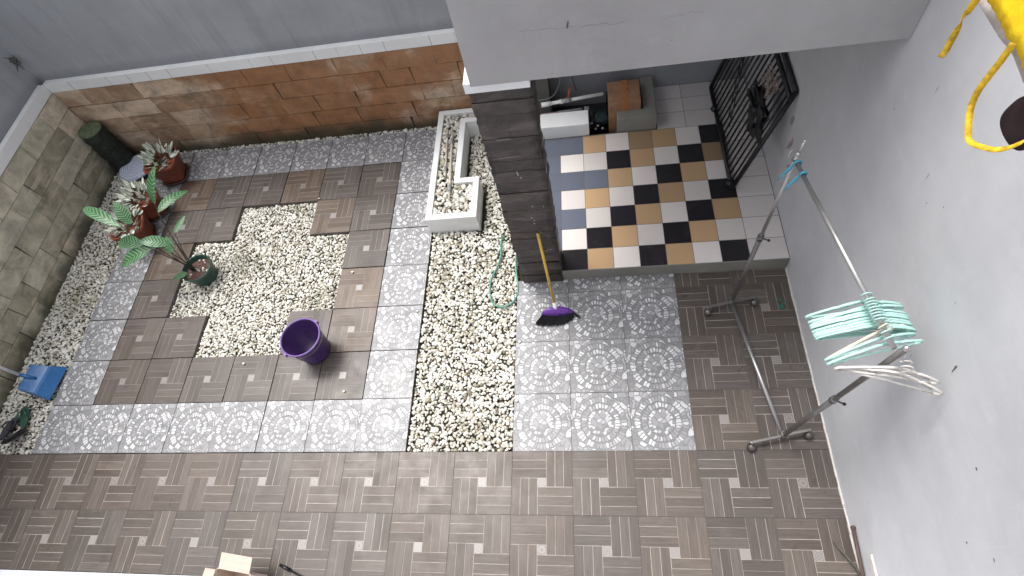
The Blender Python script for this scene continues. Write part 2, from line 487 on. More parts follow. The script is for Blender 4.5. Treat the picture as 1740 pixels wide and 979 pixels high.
def mat_pebble():
    g = NG('pebbles', 0.55, 0.35)
    isl = g.island(); v = g.coord()
    c = g.ramp(isl, [(0.0, (0.36, 0.33, 0.26)), (0.12, (0.56, 0.535, 0.46)), (0.3, (0.70, 0.68, 0.61)), (0.62, (0.80, 0.785, 0.735)), (0.86, (0.64, 0.62, 0.575)), (0.93, (0.36, 0.31, 0.23)), (1.0, (0.13, 0.12, 0.10))])
    c = g.mix(1.0, c, g.ramp(g.noise(v, 60, 4, 0.6), [(0.3, 0.82), (0.7, 1.06)]), 'MULTIPLY')
    moss = g.step(g.noise(v, 2.6, 6, 0.7, 0.2), 0.50, 0.68)
    c = g.mix(g.math('MULTIPLY', moss, 0.5), c, g.mix(isl, (0.14, 0.15, 0.07), (0.30, 0.27, 0.18)))
    g.color(c)
    g.bump(g.noise(v, 130, 3), 0.15, 0.002)
    return g.m
M['pebble'] = mat_pebble()
M['soil'] = simple('dark_soil', (0.034, 0.031, 0.021), 0.95, var=0.5, s=30, bump=0.6)
M['steel'] = simple('brushed_steel', (0.46, 0.45, 0.45), 0.36, 0.5, 0.85, 0.06, 12)
M['steel_dark'] = simple('dull_dark_steel', (0.20, 0.19, 0.185), 0.40, 0.5, 0.75, 0.12, 12)
M['caster'] = simple('caster_metal', (0.16, 0.15, 0.145), 0.32, 0.5, 0.8, 0.2, 40)
M['black_iron'] = simple('black_iron', (0.012, 0.012, 0.014), 0.45, 0.5, 0.0, 0.4, 20)
M['rust'] = simple('pink_flaked_paint', (0.36, 0.28, 0.25), 0.8, var=0.3, s=25)
M['black_plastic'] = simple('black_plastic', (0.010, 0.010, 0.012), 0.35, 0.5, 0, 0.4, 10)
M['teal'] = simple('mint_plastic', (0.42, 0.67, 0.62), 0.35, 0.5, 0, 0.08, 20)
M['cream'] = simple('cream_plastic', (0.68, 0.60, 0.47), 0.4, 0.5, 0, 0.1, 20)
M['offwhite'] = simple('greyed_white_plastic', (0.60, 0.57, 0.54), 0.4, 0.5, 0, 0.12, 20)
M['blue_clip'] = simple('blue_plastic', (0.04, 0.27, 0.40), 0.3, 0.5, 0, 0.1, 20)
M['purple'] = simple('purple_plastic', (0.055, 0.024, 0.115), 0.36, 0.5, 0, 0.1, 9, dust=0.22)
M['purple_rim'] = simple('lighter_purple_plastic', (0.15, 0.08, 0.27), 0.3, 0.5, 0, 0.08, 9)
M['broom_purple'] = simple('violet_plastic', (0.11, 0.03, 0.26), 0.3, 0.5, 0, 0.1, 9)
M['bristle'] = simple('black_bristle', (0.010, 0.009, 0.012), 0.7, 0.3, 0, 0.5, 80)
M['yellow_rod'] = simple('yellow_coated_rod', (0.56, 0.36, 0.055), 0.35, 0.5, 0, 0.15, 20)
M['blue_pan'] = simple('blue_plastic_pan', (0.010, 0.11, 0.31), 0.22, 0.5, 0, 0.1, 10, dust=0.12)
M['white_rod'] = simple('white_coated_rod', (0.72, 0.70, 0.74), 0.35)
M['terracotta'] = simple('brown_terracotta_plastic', (0.235, 0.070, 0.038), 0.5, 0.35, 0, 0.18, 10, dust=0.2)
M['green_pot'] = simple('dark_green_plastic', (0.025, 0.075, 0.055), 0.4, 0.5, 0, 0.25, 12)
M['stem'] = simple('dark_stem', (0.045, 0.045, 0.03), 0.6)
M['hose'] = simple('green_hose_rubber', (0.10, 0.27, 0.215), 0.4, 0.5, 0, 0.15, 20)
M['pvc'] = simple('old_white_pvc', (0.52, 0.47, 0.40), 0.45, 0.5, 0, 0.25, 25)
M['pvc_white'] = simple('white_pvc', (0.70, 0.70, 0.69), 0.4, 0.5, 0, 0.1, 25)
M['pvc_grey'] = simple('grey_pvc', (0.25, 0.25, 0.26), 0.5)
M['red'] = simple('orange_red_plastic', (0.50, 0.09, 0.04), 0.4)
M['copper'] = simple('pinkish_pipe', (0.36, 0.25, 0.24), 0.4, var=0.25)
M['rod_brown'] = simple('brown_wooden_handle', (0.085, 0.058, 0.05), 0.65, var=0.25, s=30)
M['stick_olive'] = simple('weathered_olive_stick', (0.085, 0.08, 0.065), 0.7, var=0.3, s=30)
M['paint_green'] = simple('spilt_green_paint', (0.01, 0.13, 0.09), 0.4)
M['mark'] = simple('dark_scuff', (0.10, 0.095, 0.10), 0.8)
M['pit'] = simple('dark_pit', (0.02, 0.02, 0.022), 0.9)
M['pump'] = simple('dark_blue_pump_paint', (0.012, 0.03, 0.04), 0.4)
M['threshold'] = simple('pale_glazed_tile', (0.70, 0.73, 0.80), 0.2, var=0.06, s=5)  # blue of the reflected sky is put into the base colour
M['slate_rubber'] = simple('dark_slate_rubber', (0.035, 0.035, 0.05), 0.6)
M['olive_disc'] = simple('dusty_olive_disc', (0.13, 0.13, 0.095), 0.7, var=0.4)

def mat_cardboard():
    g = NG('cardboard', 0.8, 0.2)
    v = g.coord()
    g.color(g.ramp(g.noise(g.scale(v, (4, 40, 4)), 1.0, 4), [(0.3, (0.50, 0.41, 0.345)), (0.7, (0.60, 0.50, 0.43))]))
    return g.m
M['cardboard'] = mat_cardboard()
M['box_brown'] = simple('damp_orange_cardboard', (0.32, 0.175, 0.095), 0.7, var=0.25, s=16)
M['tape'] = simple('brown_packing_tape', (0.40, 0.17, 0.06), 0.3, var=0.15, s=16)

def mat_yellow():
    g = NG('yellow_cloth', 0.75, 0.2)
    v = g.coord()
    g.color(g.ramp(g.noise(v, 16, 5, 0.6), [(0.3, (0.70, 0.40, 0.012)), (0.55, (0.82, 0.56, 0.015)), (0.8, (0.88, 0.66, 0.03))]))
    g.bump(g.math('ADD', g.noise(v, 45, 4, 0.6, 0.6), g.math('MULTIPLY', g.noise(v, 400, 2), 0.2)), 0.5, 0.003)
    return g.m
M['yellow'] = mat_yellow()
M['yellow_strap'] = simple('yellow_woven_strap', (0.58, 0.37, 0.025), 0.8, 0.2, 0, 0.45, 60, 0.5)  # crease shading is put into the colour as strong variation
M['grey_strip'] = simple('grey_brown_strip', (0.29, 0.26, 0.25), 0.8, var=0.2, s=30)
M['brown_cloth'] = simple('dark_brown_cloth', (0.022, 0.012, 0.014), 0.85, 0.2, 0, 0.3, 30)

def mat_prayer():
    g = NG('prayer_plant_leaf', 0.42, 0.4)
    uv = g.coord('UV'); x, y, _ = g.sep(uv)       # x along, y across -1..1
    ay = g.math('ABSOLUTE', y)
    w = g.math('SINE', g.math('MULTIPLY', g.math('SUBTRACT', x, g.math('MULTIPLY', ay, 0.13)), 62.0))
    c = g.mix(g.step(w, -0.25, 0.55), (0.018, 0.075, 0.028), (0.135, 0.26, 0.125))
    mid = g.math('SUBTRACT', 1.0, g.step(ay, 0.03, 0.12))
    c = g.mix(g.math('MULTIPLY', mid, 0.8), c, (0.05, 0.15, 0.06))
    c = g.mix(g.step(g.math('ABSOLUTE', y), 0.82, 0.98), c, (0.06, 0.20, 0.09))
    c = g.mix(1.0, c, g.ramp(g.noise(g.coord(), 12, 3), [(0.3, 0.8), (0.7, 1.15)]), 'MULTIPLY')
    g.color(c)
    return g.m
M['prayer'] = mat_prayer()
def mat_dusty():
    g = NG('variegated_white_leaf', 0.5, 0.35)
    uv = g.coord('UV'); x, y, _ = g.sep(uv); isl = g.island()
    ay = g.math('ABSOLUTE', y)
    nn = g.noise(g.vmath('ADD', g.scale(uv, (9, 5, 1)), g.comb(isl, isl, isl)), 1.5, 4, 0.7)
    edge = g.step(g.math('ADD', ay, g.math('MULTIPLY', nn, 0.55)), 0.98, 1.15)
    c = g.mix(edge, (0.74, 0.76, 0.69), (0.07, 0.12, 0.06))
    c = g.mix(g.step(nn, 0.56, 0.66), c, (0.14, 0.22, 0.13))
    g.color(c)
    return g.m
M['dusty'] = mat_dusty()
def mat_rings():
    g = NG('swirled_blue_grey', 0.4, 0.4)
    v = g.coord(); x, y, z = g.sep(v)
    r = g.math('SQRT', g.math('ADD', g.math('POWER', x, 2.0), g.math('POWER', y, 2.0)))
    w = g.math('SINE', g.math('ADD', g.math('MULTIPLY', r, 260.0), g.math('MULTIPLY', g.noise(v, 9, 3), 9.0)))
    g.color(g.mix(g.step(w, -0.5, 0.8), (0.36, 0.42, 0.56), (0.68, 0.73, 0.86)))
    g.bump(w, 0.3, 0.003)
    return g.m
M['rings'] = mat_rings()
def mat_mossy():
    g = NG('mossy_black_stump', 0.75, 0.3)
    v = g.coord(); nz = g.t.nodes.new('ShaderNodeNewGeometry').outputs['Normal']
    n1 = g.noise(v, 14, 5, 0.7)
    c = g.ramp(n1, [(0.3, (0.012, 0.014, 0.012)), (0.7, (0.04, 0.045, 0.035))])
    c = g.mix(g.step(g.noise(v, 7, 5, 0.7), 0.5, 0.7), c, (0.035, 0.055, 0.03))
    g.color(c); g.bump(n1, 0.8, 0.02)
    return g.m
M['stump'] = mat_mossy()
M['lichen'] = simple('pale_lichen', (0.115, 0.15, 0.085), 0.85, var=0.35, s=25, bump=0.5)

# ------------------------------------------------------------------ setting: ground, floors
mb = MB()
mb.quad([(-150, -150, -0.30), (150, -150, -0.30), (150, 150, -0.30), (-150, 150, -0.30)])
tag(mb.build('ground', M['soil']), kind='structure')

def wood_tile(mb, x0, y0, w, h, z, x_lo=-99, x_hi=99, y_lo=-99, y_hi=99, tint=0.5, line=0.0042, jrot=0.0, gap=0.0032):
    """pinwheel tile as 12 plank sheets and one small insert over a pale sheet"""
    cx, cy = x0 + w / 2, y0 + h / 2
    ca, sa = math.cos(jrot), math.sin(jrot)
    def put(a0, a1, b0, b1, zz, mi, alongx, ln, tt):
        a0, a1, b0, b1 = x0 + a0 * w + ln, x0 + a1 * w - ln, y0 + b0 * h + ln, y0 + b1 * h - ln
        a0, a1 = max(a0, x_lo), min(a1, x_hi); b0, b1 = max(b0, y_lo), min(b1, y_hi)
        if a1 - a0 < 0.004 or b1 - b0 < 0.004: return
        pts = [(a0, b0), (a1, b0), (a1, b1), (a0, b1)]
        pts = [(cx + (px - cx) * ca - (py - cy) * sa, cy + (px - cx) * sa + (py - cy) * ca, zz) for px, py in pts]
        L, W_ = (a1 - a0), (b1 - b0)
        if mi == 2: uv = [(0, 0), (1, 0), (1, 1), (0, 1)]
        elif alongx: uv = [(0, 0), (L, 0), (L, W_), (0, W_)]
        else: uv = [(0, 0), (0, L), (W_, L), (W_, 0)]
        mb.quad(pts, uv, mi, tt)
    put(0, 1, 0, 1, z, 1, True, gap / 2, 0.5)
    s = 1 / 7.0
    for k in range(3):
        put(0, 4 * s, (4 + k) * s, (5 + k) * s, z + 0.0007, 0, True, random.uniform(0.2, 1) * line * 0.5, tint)
        put((4 + k) * s, (5 + k) * s, 3 * s, 1, z + 0.0007, 0, False, random.uniform(0.2, 1) * line * 0.5, tint)
        put(3 * s, 1, k * s, (k + 1) * s, z + 0.0007, 0, True, random.uniform(0.2, 1) * line * 0.5, tint)
        put(k * s, (k + 1) * s, 0, 4 * s, z + 0.0007, 0, False, random.uniform(0.2, 1) * line * 0.5, tint)
    put(3 * s, 4 * s, 3 * s, 4 * s, z + 0.0007, 2, True, line * 0.3, 0.5)

T = 0.4
fl = MB()
for i in range(-11, 5):
    for j in (-2, -1):
        wood_tile(fl, i * T, j * T, T, T, 0.0, x_lo=-4.36, x_hi=1.996, tint=0.5 + random.uniform(0, 0.12))
for i in (3, 4):
    for j in range(0, 4):
        wood_tile(fl, i * T, j * T, T, T, 0.0, x_hi=1.996, y_hi=1.325, tint=0.5 + random.uniform(0, 0.1))
fo = fl.build('courtyard_floor', [M['plank'], M['grout_line'], M['insert']])
tag(fo, kind='structure')
fb = MB()
fb.box(-4.36, 2.0, -0.8, 0.0, -0.28, -0.004)
fb.box(0.0, 2.0, 0.002, 1.33, -0.28, -0.004)
tag(fb.build('floor_bed', M['slab_side']), kind='structure')

mo = MB()
for i in range(3):
    for j in range(4):
        x0, y0 = i * T, j * T; x1, y1 = x0 + T - 0.003, min(y0 + T - 0.003, 1.325)
        x0 += 0.001; y0 += 0.001
        mo.quad([(x0, y0, 0), (x1, y0, 0), (x1, y1, 0), (x0, y1, 0)], [(0, 0), (1, 0), (1, (y1 - y0) / T), (0, (y1 - y0) / T)])
tag(mo.build('mosaic_floor', M['mosaic']), kind='structure')

# paving slabs round the gravel bed
pv = MB()
S = 0.385
for i in range(8):
    for j in range(8):
        x0 = -3.84 + i * S; y0 = 0.004 + j * S
        ring = i in (0, 7) or j in (0, 7)
        gi, gj = i - 1, j - 1
        if not ring:
            edge = gi in (0, 5) or gj in (0, 5)
            corner = (gi in (0, 1, 4, 5)) and (gj in (1, 4))
            if (gi == 4 and gj == 4) or (gi == 1 and gj in (1, 4)) or (gi == 4 and gj == 1): corner = True
            elif gi in (1, 4) : corner = False
            if not (edge or corner): continue
        dz = random.uniform(-0.004, 0.004); jr = random.uniform(-0.006, 0.006)
        ca, sa = math.cos(jr), math.sin(jr); cx, cy = x0 + S / 2, y0 + S / 2
        gp = 0.0035 if j else 0.002
        def R_(px, py, pz): return (cx + (px - cx) * ca - (py - cy) * sa, cy + (px - cx) * sa + (py - cy) * ca, pz)
        b = len(pv.v); zt, zb = dz, -0.06
        for zz in (zb, zt):
            for px, py in ((x0 + gp, y0 + gp), (x0 + S - gp, y0 + gp), (x0 + S - gp, y0 + S - gp), (x0 + gp, y0 + S - gp)):
                pv.v.append(R_(px, py, zz))
        for q in ((0, 1, 5, 4), (1, 2, 6, 5), (2, 3, 7, 6), (3, 0, 4, 7)):
            pv.face([b + k for k in q], None, 3)
        if ring:
            pv.face([b + k for k in (4, 5, 6, 7)], [(0, 0), (1, 0), (1, 1), (0, 1)], 4)
        else:
            pv.face([b + k for k in (4, 5, 6, 7)], None, 3)
            br = 0.5 + (random.uniform(0.2, 0.4) if (gi, gj) in ((0, 5), (3, 5), (4, 4), (0, 3), (5, 2), (5, 1)) else random.uniform(0, 0.05))
            wood_tile(pv, x0 + gp, y0 + gp, S - 2 * gp, S - 2 * gp, zt + 0.0012, tint=br, jrot=jr, line=0.003, gap=0.001)
tag(pv.build('garden_paving', [M['plank'], M['grout_line'], M['insert'], M['slab_side'], M['mosaic']]), kind='structure')
sb = MB()
sb.box(-4.36, 0.0, 0.003, 3.2, -0.28, -0.042)
sb.box(0.0, 0.2, 1.332, 3.2, -0.28, -0.042)
tag(sb.build('garden_soil', M['soil']), kind='structure')

# raised platform with the checkered tiles
cp = MB()
ZP = 0.13
PX0, PXC, P_ = 0.36, 0.366, 0.195
MI = {'k': 0, 't': 1, 'w': 2, 's': 3, 'b': 4}
rows = ['ktwktwk', 'wktwktw', 'swktwkt', 'wtwktwk', 'sstwktw', 'wwktwkb', 'stwbtwk']
rows = [('s' if n_ not in (0,) else 'k') + r for n_, r in enumerate(rows)]  # leftmost column takes the tone with the sky reflection in it
yb = [1.322] + [1.507 + 0.1945 * k for k in range(7)]
yb[-1] = 2.68
g2 = 0.0019
for r_i, r in enumerate(rows):
    for c_i, ch in enumerate(r):
        x0 = PXC + (c_i - 1) * P_; x1 = x0 + P_
        if c_i == 0: x0 = 0.2
        cp.quad([(x0 + g2, yb[r_i] + g2, ZP), (x1 - g2, yb[r_i] + g2, ZP), (x1 - g2, yb[r_i + 1] - g2, ZP), (x0 + g2, yb[r_i + 1] - g2, ZP)], None, MI[ch])
    x0 = PXC + 7 * P_
    cp.quad([(x0 + g2, yb[r_i] + g2, ZP), (1.994, yb[r_i] + g2, ZP), (1.994, yb[r_i + 1] - g2, ZP), (x0 + g2, yb[r_i + 1] - g2, ZP)], None, 5)
for y0, y1 in ((2.68, 2.865), (2.865, 3.03), (3.03, 3.195)):
    for x0, x1 in ((1.2, 1.44), (1.44, 1.70), (1.70, 1.994)):
        cp.quad([(x0 + g2, y0 + g2, ZP), (x1 - g2, y0 + g2, ZP), (x1 - g2, y1 - g2, ZP), (x0 + g2, y1 - g2, ZP)], None, 5)
tag(cp.build('carport_floor', [M['t_black'], M['t_tan'], M['t_white'], M['t_slate_sheen'], M['t_brown'], M['t_big']]), kind='structure')
pb = MB()
pb.box(0.2, 2.0, 1.33, 2.69, -0.28, ZP - 0.0015)
pb.box(1.19, 2.0, 2.69, 3.2, -0.28, ZP - 0.0015)
pb.box(0.2, 1.19, 2.69, 3.2, -0.28, -0.05)
tag(pb.build('platform_base', M['slab_side'], bevel=0.003), kind='structure')
st = MB()
st.box(0.362, 1.995, 1.318, 1.3295, 0.002, ZP - 0.001)
tag(st.build('step_riser', M['concrete']), kind='structure')
th_ = MB()
th_.box(-4.36, 2.0, -1.6, -0.803, -0.28, 0.012)
tag(th_.build('house_terrace', M['threshold'], bevel=0.004), kind='structure')

# ------------------------------------------------------------------ walls
def stone_run(mb, length, h, dy_out, place):
    """random coursed blocks on a wall; place(u, d, z) maps wall coordinates to the world"""
    n = 5; ch = h / n; z = 0.0
    for k in range(n):
        u = -random.uniform(0.05, 0.3)
        while u < length:
            w = random.choice((0.28, 0.36, 0.42, 0.46)) * random.uniform(0.9, 1.1)
            u0, u1 = max(u, 0), min(u + w, length)
            if u1 - u0 > 0.02:
                d = random.uniform(0.0, 0.011); t = random.uniform(0.0018, 0.0034)
                zz0, zz1 = z + t + random.uniform(0, 0.0015), z + ch - t - random.uniform(0, 0.0015)
                du = random.uniform(-0.012, 0.012)
                b = len(mb.v)
                nu, nv = 5, 3
                idx = {}
                for a in range(nu + 1):
                    for c in range(nv + 1):
                        uu = u0 + t + (u1 - u0 - 2 * t) * a / nu; vv = zz0 + (zz1 - zz0) * c / nv
                        e = 0.0 if a in (0, nu) or c in (0, nv) else 0.0
                        dd = dy_out + d - e + 0.006 * mnoise.noise(Vector((uu * 9, vv * 9, k * 3.1 + length)))
                        idx[a, c] = len(mb.v)
                        mb.v.append(place(uu + du * c / nv, dd, vv))
                for a in range(nu):
                    for c in range(nv):
                        mb.face((idx[a, c], idx[a + 1, c], idx[a + 1, c + 1], idx[a, c + 1]), None, 0, True)
                # sides
                per = [(a, 0) for a in range(nu + 1)] + [(nu, c) for c in range(1, nv + 1)] + [(a, nv) for a in range(nu - 1, -1, -1)] + [(0, c) for c in range(nv - 1, 0, -1)]
                base = []; top_ = []
                for q in per:
                    uu = u0 + t + (u1 - u0 - 2 * t) * q[0] / nu; vv = zz0 + (zz1 - zz0) * q[1] / nv
                    base.append(len(mb.v)); mb.v.append(place(uu + du * q[1] / nv, dy_out - 0.03, vv)); top_.append(len(mb.v)); mb.v.append(mb.v[idx[q]])
                for s_ in range(len(per)):
                    s2 = (s_ + 1) % len(per)
                    mb.face((base[s_], base[s2], top_[s2], top_[s_]), None, 0)
            u += w
        z += ch

ZL0, ZL1, ZTOP = 0.865, 0.965, 2.3
# back wall
bw = empty('boundary_wall', (-2.0, 3.3, -0.28))
def at_parent(o, p): o.matrix_parent_inverse = Matrix.Translation(p.location).inverted() if p.rotation_euler.z == 0 else p.matrix_world.inverted(); return o
m = MB(); m.box(-4.6, 2.2, 3.20, 3.36, -0.28, ZTOP)
at_parent(m.build('plaster', M['wall_upper'], bw), bw)
m = MB(); m.box(-4.398, 0.2, 3.16, 3.199, -0.1, ZL0 - 0.001)
at_parent(m.build('joint_bed', M['stone_joint'], bw), bw)
m = MB(); stone_run(m, 4.55, ZL0 + 0.058, 0.0, lambda u, d, z: (-4.372 + u, 3.154 - d, z - 0.06))
at_parent(m.build('stone_cladding', M['stone_back'], bw), bw)
m = MB(); m.box(-4.345, 0.2, 3.143, 3.199, ZL0, ZL1)
at_parent(m.build('ledge', M['white_paint'], bw, bevel=0.003), bw)
m = MB(); x = -4.3
while x < 0.15:
    x += random.choice((0.2, 0.21, 0.4)); m.box(x, x + random.uniform(0.001, 0.003), 3.1422, 3.15, ZL0 + 0.001, ZL1 - 0.002)
at_parent(m.build('ledge_joint', M['mark'], bw), bw)
tag(bw, 'back garden wall: rust-stained stone blocks below a white ledge, streaked grey plaster above', 'wall')
# left wall
lw = empty('boundary_wall', (-4.5, 0.6, -0.28))
m = MB(); m.box(-4.56, -4.40, -3.0, 3.199, -0.28, ZTOP)
at_parent(m.build('plaster', M['wall_upper'], lw), lw)
m = MB(); m.box(-4.399, -4.362, -2.0, 3.159, -0.1, ZL0 - 0.001)
at_parent(m.build('joint_bed', M['stone_joint'], lw), lw)
m = MB(); stone_run(m, 5.15, ZL0 + 0.058, 0.0, lambda u, d, z: (-4.356 + d, 3.15 - u, z - 0.06))
lc = m.build('stone_cladding', M['stone_left'], lw)
at_parent(lc, lw)
lc.data.flip_normals()
m = MB(); m.box(-4.399, -4.343, -2.0, 3.142, ZL0, ZL1)
at_parent(m.build('ledge', M['white_paint'], lw, bevel=0.003), lw)
tag(lw, 'left garden wall of olive mossy stone blocks under a white ledge, beside the dustpan', 'wall')

# right wall
rw = empty('house_wall', (2.1, 0.6, -0.28))
m = MB(); m.box(2.0, 2.2, -3.0, 3.199, -0.28, 3.6)
at_parent(m.build('plaster', M['wall_right'], rw), rw)
m = MB()
def blob(mb, y, z, ry, rz_, ang=0, n=9, x=1.9985, seed=0):
    rr = random.Random(seed)
    pts = []
    for k in range(n):
        a = 2 * PI * k / n; q = rr.uniform(0.6, 1.2)
        py, pz = ry * q * math.cos(a), rz_ * q * math.sin(a)
        pts.append((x, y + py * math.cos(ang) - pz * math.sin(ang), z + py * math.sin(ang) + pz * math.cos(ang)))
    c = len(mb.v); mb.v.append((x - 0.0006, y, z)); b = len(mb.v); mb.v += pts
    for k in range(n): mb.face((c, b + (k + 1) % n, b + k))
for i, (y, z, ry, rz_, a) in enumerate([(-0.015, 1.448, 0.026, 0.0035, 1.35), (-0.012, 1.46, 0.010, 0.006, 1.3), (-0.379, 1.36, 0.006, 0.006, 0), (-0.614, 1.135, 0.006, 0.005, 0),
        (-0.683, 1.271, 0.010, 0.003, 0.2), (1.136, 1.71, 0.004, 0.004, 0), (0.72, 1.735, 0.024, 0.0013, 1.5), (0.96, 1.98, 0.024, 0.0013, 1.5), (0.55, 1.75, 0.004, 0.003, 0), (0.634, 1.668, 0.005, 0.003, 0), (0.2, 1.6, 0.005, 0.002, 0.4)]):
    blob(m, y, z, ry, rz_, a, seed=i)
at_parent(m.build('scuff_mark', M['mark'], rw), rw)
m = MB()
for i, (y, z, ry, rz_, a) in enumerate([(1.95, 0.62, 0.02, 0.10, 0.3), (2.05, 0.75, 0.03, 0.05, 0.2), (1.86, 0.50, 0.008, 0.05, 0.5)]):
    blob(m, y, z, ry, rz_, a, seed=40 + i)
at_parent(m.build('flaked_paint', M['rust'], rw), rw)
m = MB()   # pale grout fillet at the foot of the wall
for k in range(40):
    ya = -0.8 + 2.115 * k / 40; m.box(1.9925 - random.uniform(0, 0.004), 1.9995, ya, ya + 0.052, 0.002, 0.008 + random.uniform(0, 0.006))
at_parent(m.build('grout_fillet', M['offwhite'], rw), rw)
tag(rw, 'tall pale grey painted side wall with small scuffs behind the drying rack', 'wall')

# the house wall behind and below the viewer
hw = empty('building', (-1.2, -1.75, -0.28))
m = MB(); m.box(-4.56, 2.2, -1.85, -1.62, -0.28, 3.3)
at_parent(m.build('wall', M['wall_right'], hw), hw)
tag(hw, 'plain pale grey house wall closing the courtyard on the viewer side', 'building')

# overhanging storey on the pillar
bm_ = empty('balcony_beam', (1.0, 1.3, 1.97))
m = MB(); m.box(0.075, 1.998, 1.28, 1.50, 1.97, 3.25)
at_parent(m.build('fascia', M['beam'], bm_), bm_)
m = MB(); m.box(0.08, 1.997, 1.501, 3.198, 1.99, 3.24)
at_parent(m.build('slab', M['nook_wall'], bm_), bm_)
m = MB()
for i, (x, z, rx, rz_, a) in enumerate([(0.56, 2.235, 0.004, 0.022, -0.2), (1.0, 2.10, 0.003, 0.002, 0), (0.47, 1.995, 0.003, 0.003, 0)]):
    pts = []; rr = random.Random(i + 5)
    for k in range(8):
        q = 2 * PI * k / 8; s = rr.uniform(0.7, 1.1); px, pz = rx * s * math.cos(q), rz_ * s * math.sin(q)
        pts.append((x + px * math.cos(a) - pz * math.sin(a), 1.2785, z + px * math.sin(a) + pz * math.cos(a)))
    m.quad(pts)
def crack(mb, p0, p1, w, seed):
    rr = random.Random(seed); n = 22; pts = []
    for k in range(n + 1):
        t = k / n
        pts.append((p0[0] + (p1[0] - p0[0]) * t, p0[1] + (p1[1] - p0[1]) * t + rr.uniform(-1, 1) * 0.006))
    for k in range(n):
        (xa, za), (xb, zb2) = pts[k], pts[k + 1]; ww = w * rr.uniform(0.3, 1)
        mb.quad([(xa, 1.2788, za - ww), (xb, 1.2788, zb2 - ww), (xb, 1.2788, zb2 + ww), (xa, 1.2788, za + ww)])
crack(m, (0.35, 2.235), (0.80, 2.215), 0.0007, 1)
crack(m, (0.95, 2.21), (1.12, 2.225), 0.0006, 2)
at_parent(m.build('crack', M['mark'], bm_), bm_)
tag(bm_, 'smooth grey plastered beam of the storey above, resting on the dark pillar', 'beam')

# pillar
pl = empty('pillar', (0.206, 1.4, -0.02))
m = MB(); m.box(0.062, 0.348, 1.324, 1.47, -0.1, 1.95)
at_parent(m.build('core', M['stone_joint'], pl), pl)
m = MB()
z = -0.06
while z < 1.905:
    h_ = random.choice((0.06, 0.075, 0.09, 0.11)); z1 = min(z + h_, 1.91)
    if 1.91 - z1 < 0.05: z1 = 1.91
    jj = 0.0025
    spl = random.random() < 0.35
    xs = [0.048, 0.362] if not spl else [0.048, random.uniform(0.15, 0.26), 0.362]
    for a in range(len(xs) - 1):
        x0, x1 = xs[a], xs[a + 1]
        y0, y1 = 1.31 + random.uniform(-0.003, 0.004), 1.485
        nx, nz, ny = 6, 4, 4
        t = 0.0008
        gx = [x0 + t + (x1 - x0 - 2 * t) * q / nx for q in range(nx + 1)]
        gz = [z + t + (z1 - z - 2 * t) * q / nz for q in range(nz + 1)]
        gy = [y0 + (y1 - y0) * q / ny for q in range(ny + 1)]
        xr = x1 + (random.uniform(-0.003, 0.003) if a == len(xs) - 2 else 0)
        xl = x0 + (random.uniform(-0.003, 0.003) if a == 0 else 0)
        gx[0] = xl + t; gx[-1] = xr - t
        def dsp(px, py, pz): return 0.009 * mnoise.noise(Vector((px * 14, py * 14 + 5, pz * 18))) + 0.003 * mnoise.noise(Vector((px * 50, py * 50, pz * 60)))
        fr = {}; 
        for p in range(nx + 1):
            for q in range(nz + 1):
                fr[p, q] = len(m.v); dx = dsp(gx[p], 0, gz[q])
                m.v.append((gx[p] + (dsp(0, y0, gz[q]) if p in (0, nx) else 0), y0 + dx, gz[q]))
        for p in range(nx):
            for q in range(nz): m.face((fr[p, q], fr[p + 1, q], fr[p + 1, q + 1], fr[p, q + 1]), None, 0, True)
        for side, px in ((1, gx[-1]), (-1, gx[0])):
            if (side == 1 and a != len(xs) - 2) or (side == -1 and a != 0): continue
            sd_ = {}
            for p in range(ny + 1):
                for q in range(nz + 1):
                    if p == 0: sd_[p, q] = fr[nx if side == 1 else 0, q]
                    else:
                        sd_[p, q] = len(m.v); m.v.append((px + dsp(0, gy[p], gz[q]), gy[p], gz[q]))
            for p in range(ny):
                for q in range(nz):
                    f_ = (sd_[p, q], sd_[p + 1, q], sd_[p + 1, q + 1], sd_[p, q + 1])
                    m.face(f_ if side == 1 else f_[::-1], None, 0, True)
    z = z1
at_parent(m.build('slate_cladding', M['pillar'], pl), pl)
m = MB(); m.box(0.035, 0.357, 1.302, 1.47, 1.911, 1.969)
at_parent(m.build('cap', M['white_paint'], pl), pl)
m = MB()   # white paint drips and mortar lines on the face
rr = random.Random(3)
for (x, z, w, h_, a) in [(0.20, 1.30, 0.004, 0.022, 0.15), (0.215, 1.26, 0.003, 0.01, 0.3), (0.245, 0.98, 0.005, 0.006, 0), (0.225, 0.86, 0.006, 0.006, 0.4), (0.24, 0.83, 0.006, 0.004, 0.2), (0.235, 0.80, 0.003, 0.012, 0.5),
                         (0.25, 0.68, 0.012, 0.002, 0.8), (0.265, 0.69, 0.002, 0.012, 0.0), (0.315, 0.97, 0.003, 0.006, 0), (0.17, 1.58, 0.05, 0.0012, 0.03), (0.16, 1.44, 0.09, 0.0011, 0.05), (0.30, 0.47, 0.026, 0.0016, 0.05), (0.279, 0.455, 0.0016, 0.014, 0), (0.14, 0.86, 0.05, 0.001, -0.05), (0.31, 0.62, 0.012, 0.0012, 0.1), (0.15, 0.5, 0.004, 0.002, 0)]:
    ca, sa = math.cos(a), math.sin(a)
    pts = []
    for (u, v) in ((-w, -h_ * .6), (w * .5, -h_), (w, h_ * .7), (-w * .4, h_)):
        pts.append((x + u * ca - v * sa, 1.3015 - 0.001, z + u * sa + v * ca))
    m.quad(pts)
at_parent(m.build('paint_splash', simple('splashed_white_paint', (0.42, 0.40, 0.38), 0.6, var=0.3), pl), pl)
tag(pl, 'square pillar clad in dark brown slate, behind the leaning broom', 'pillar')

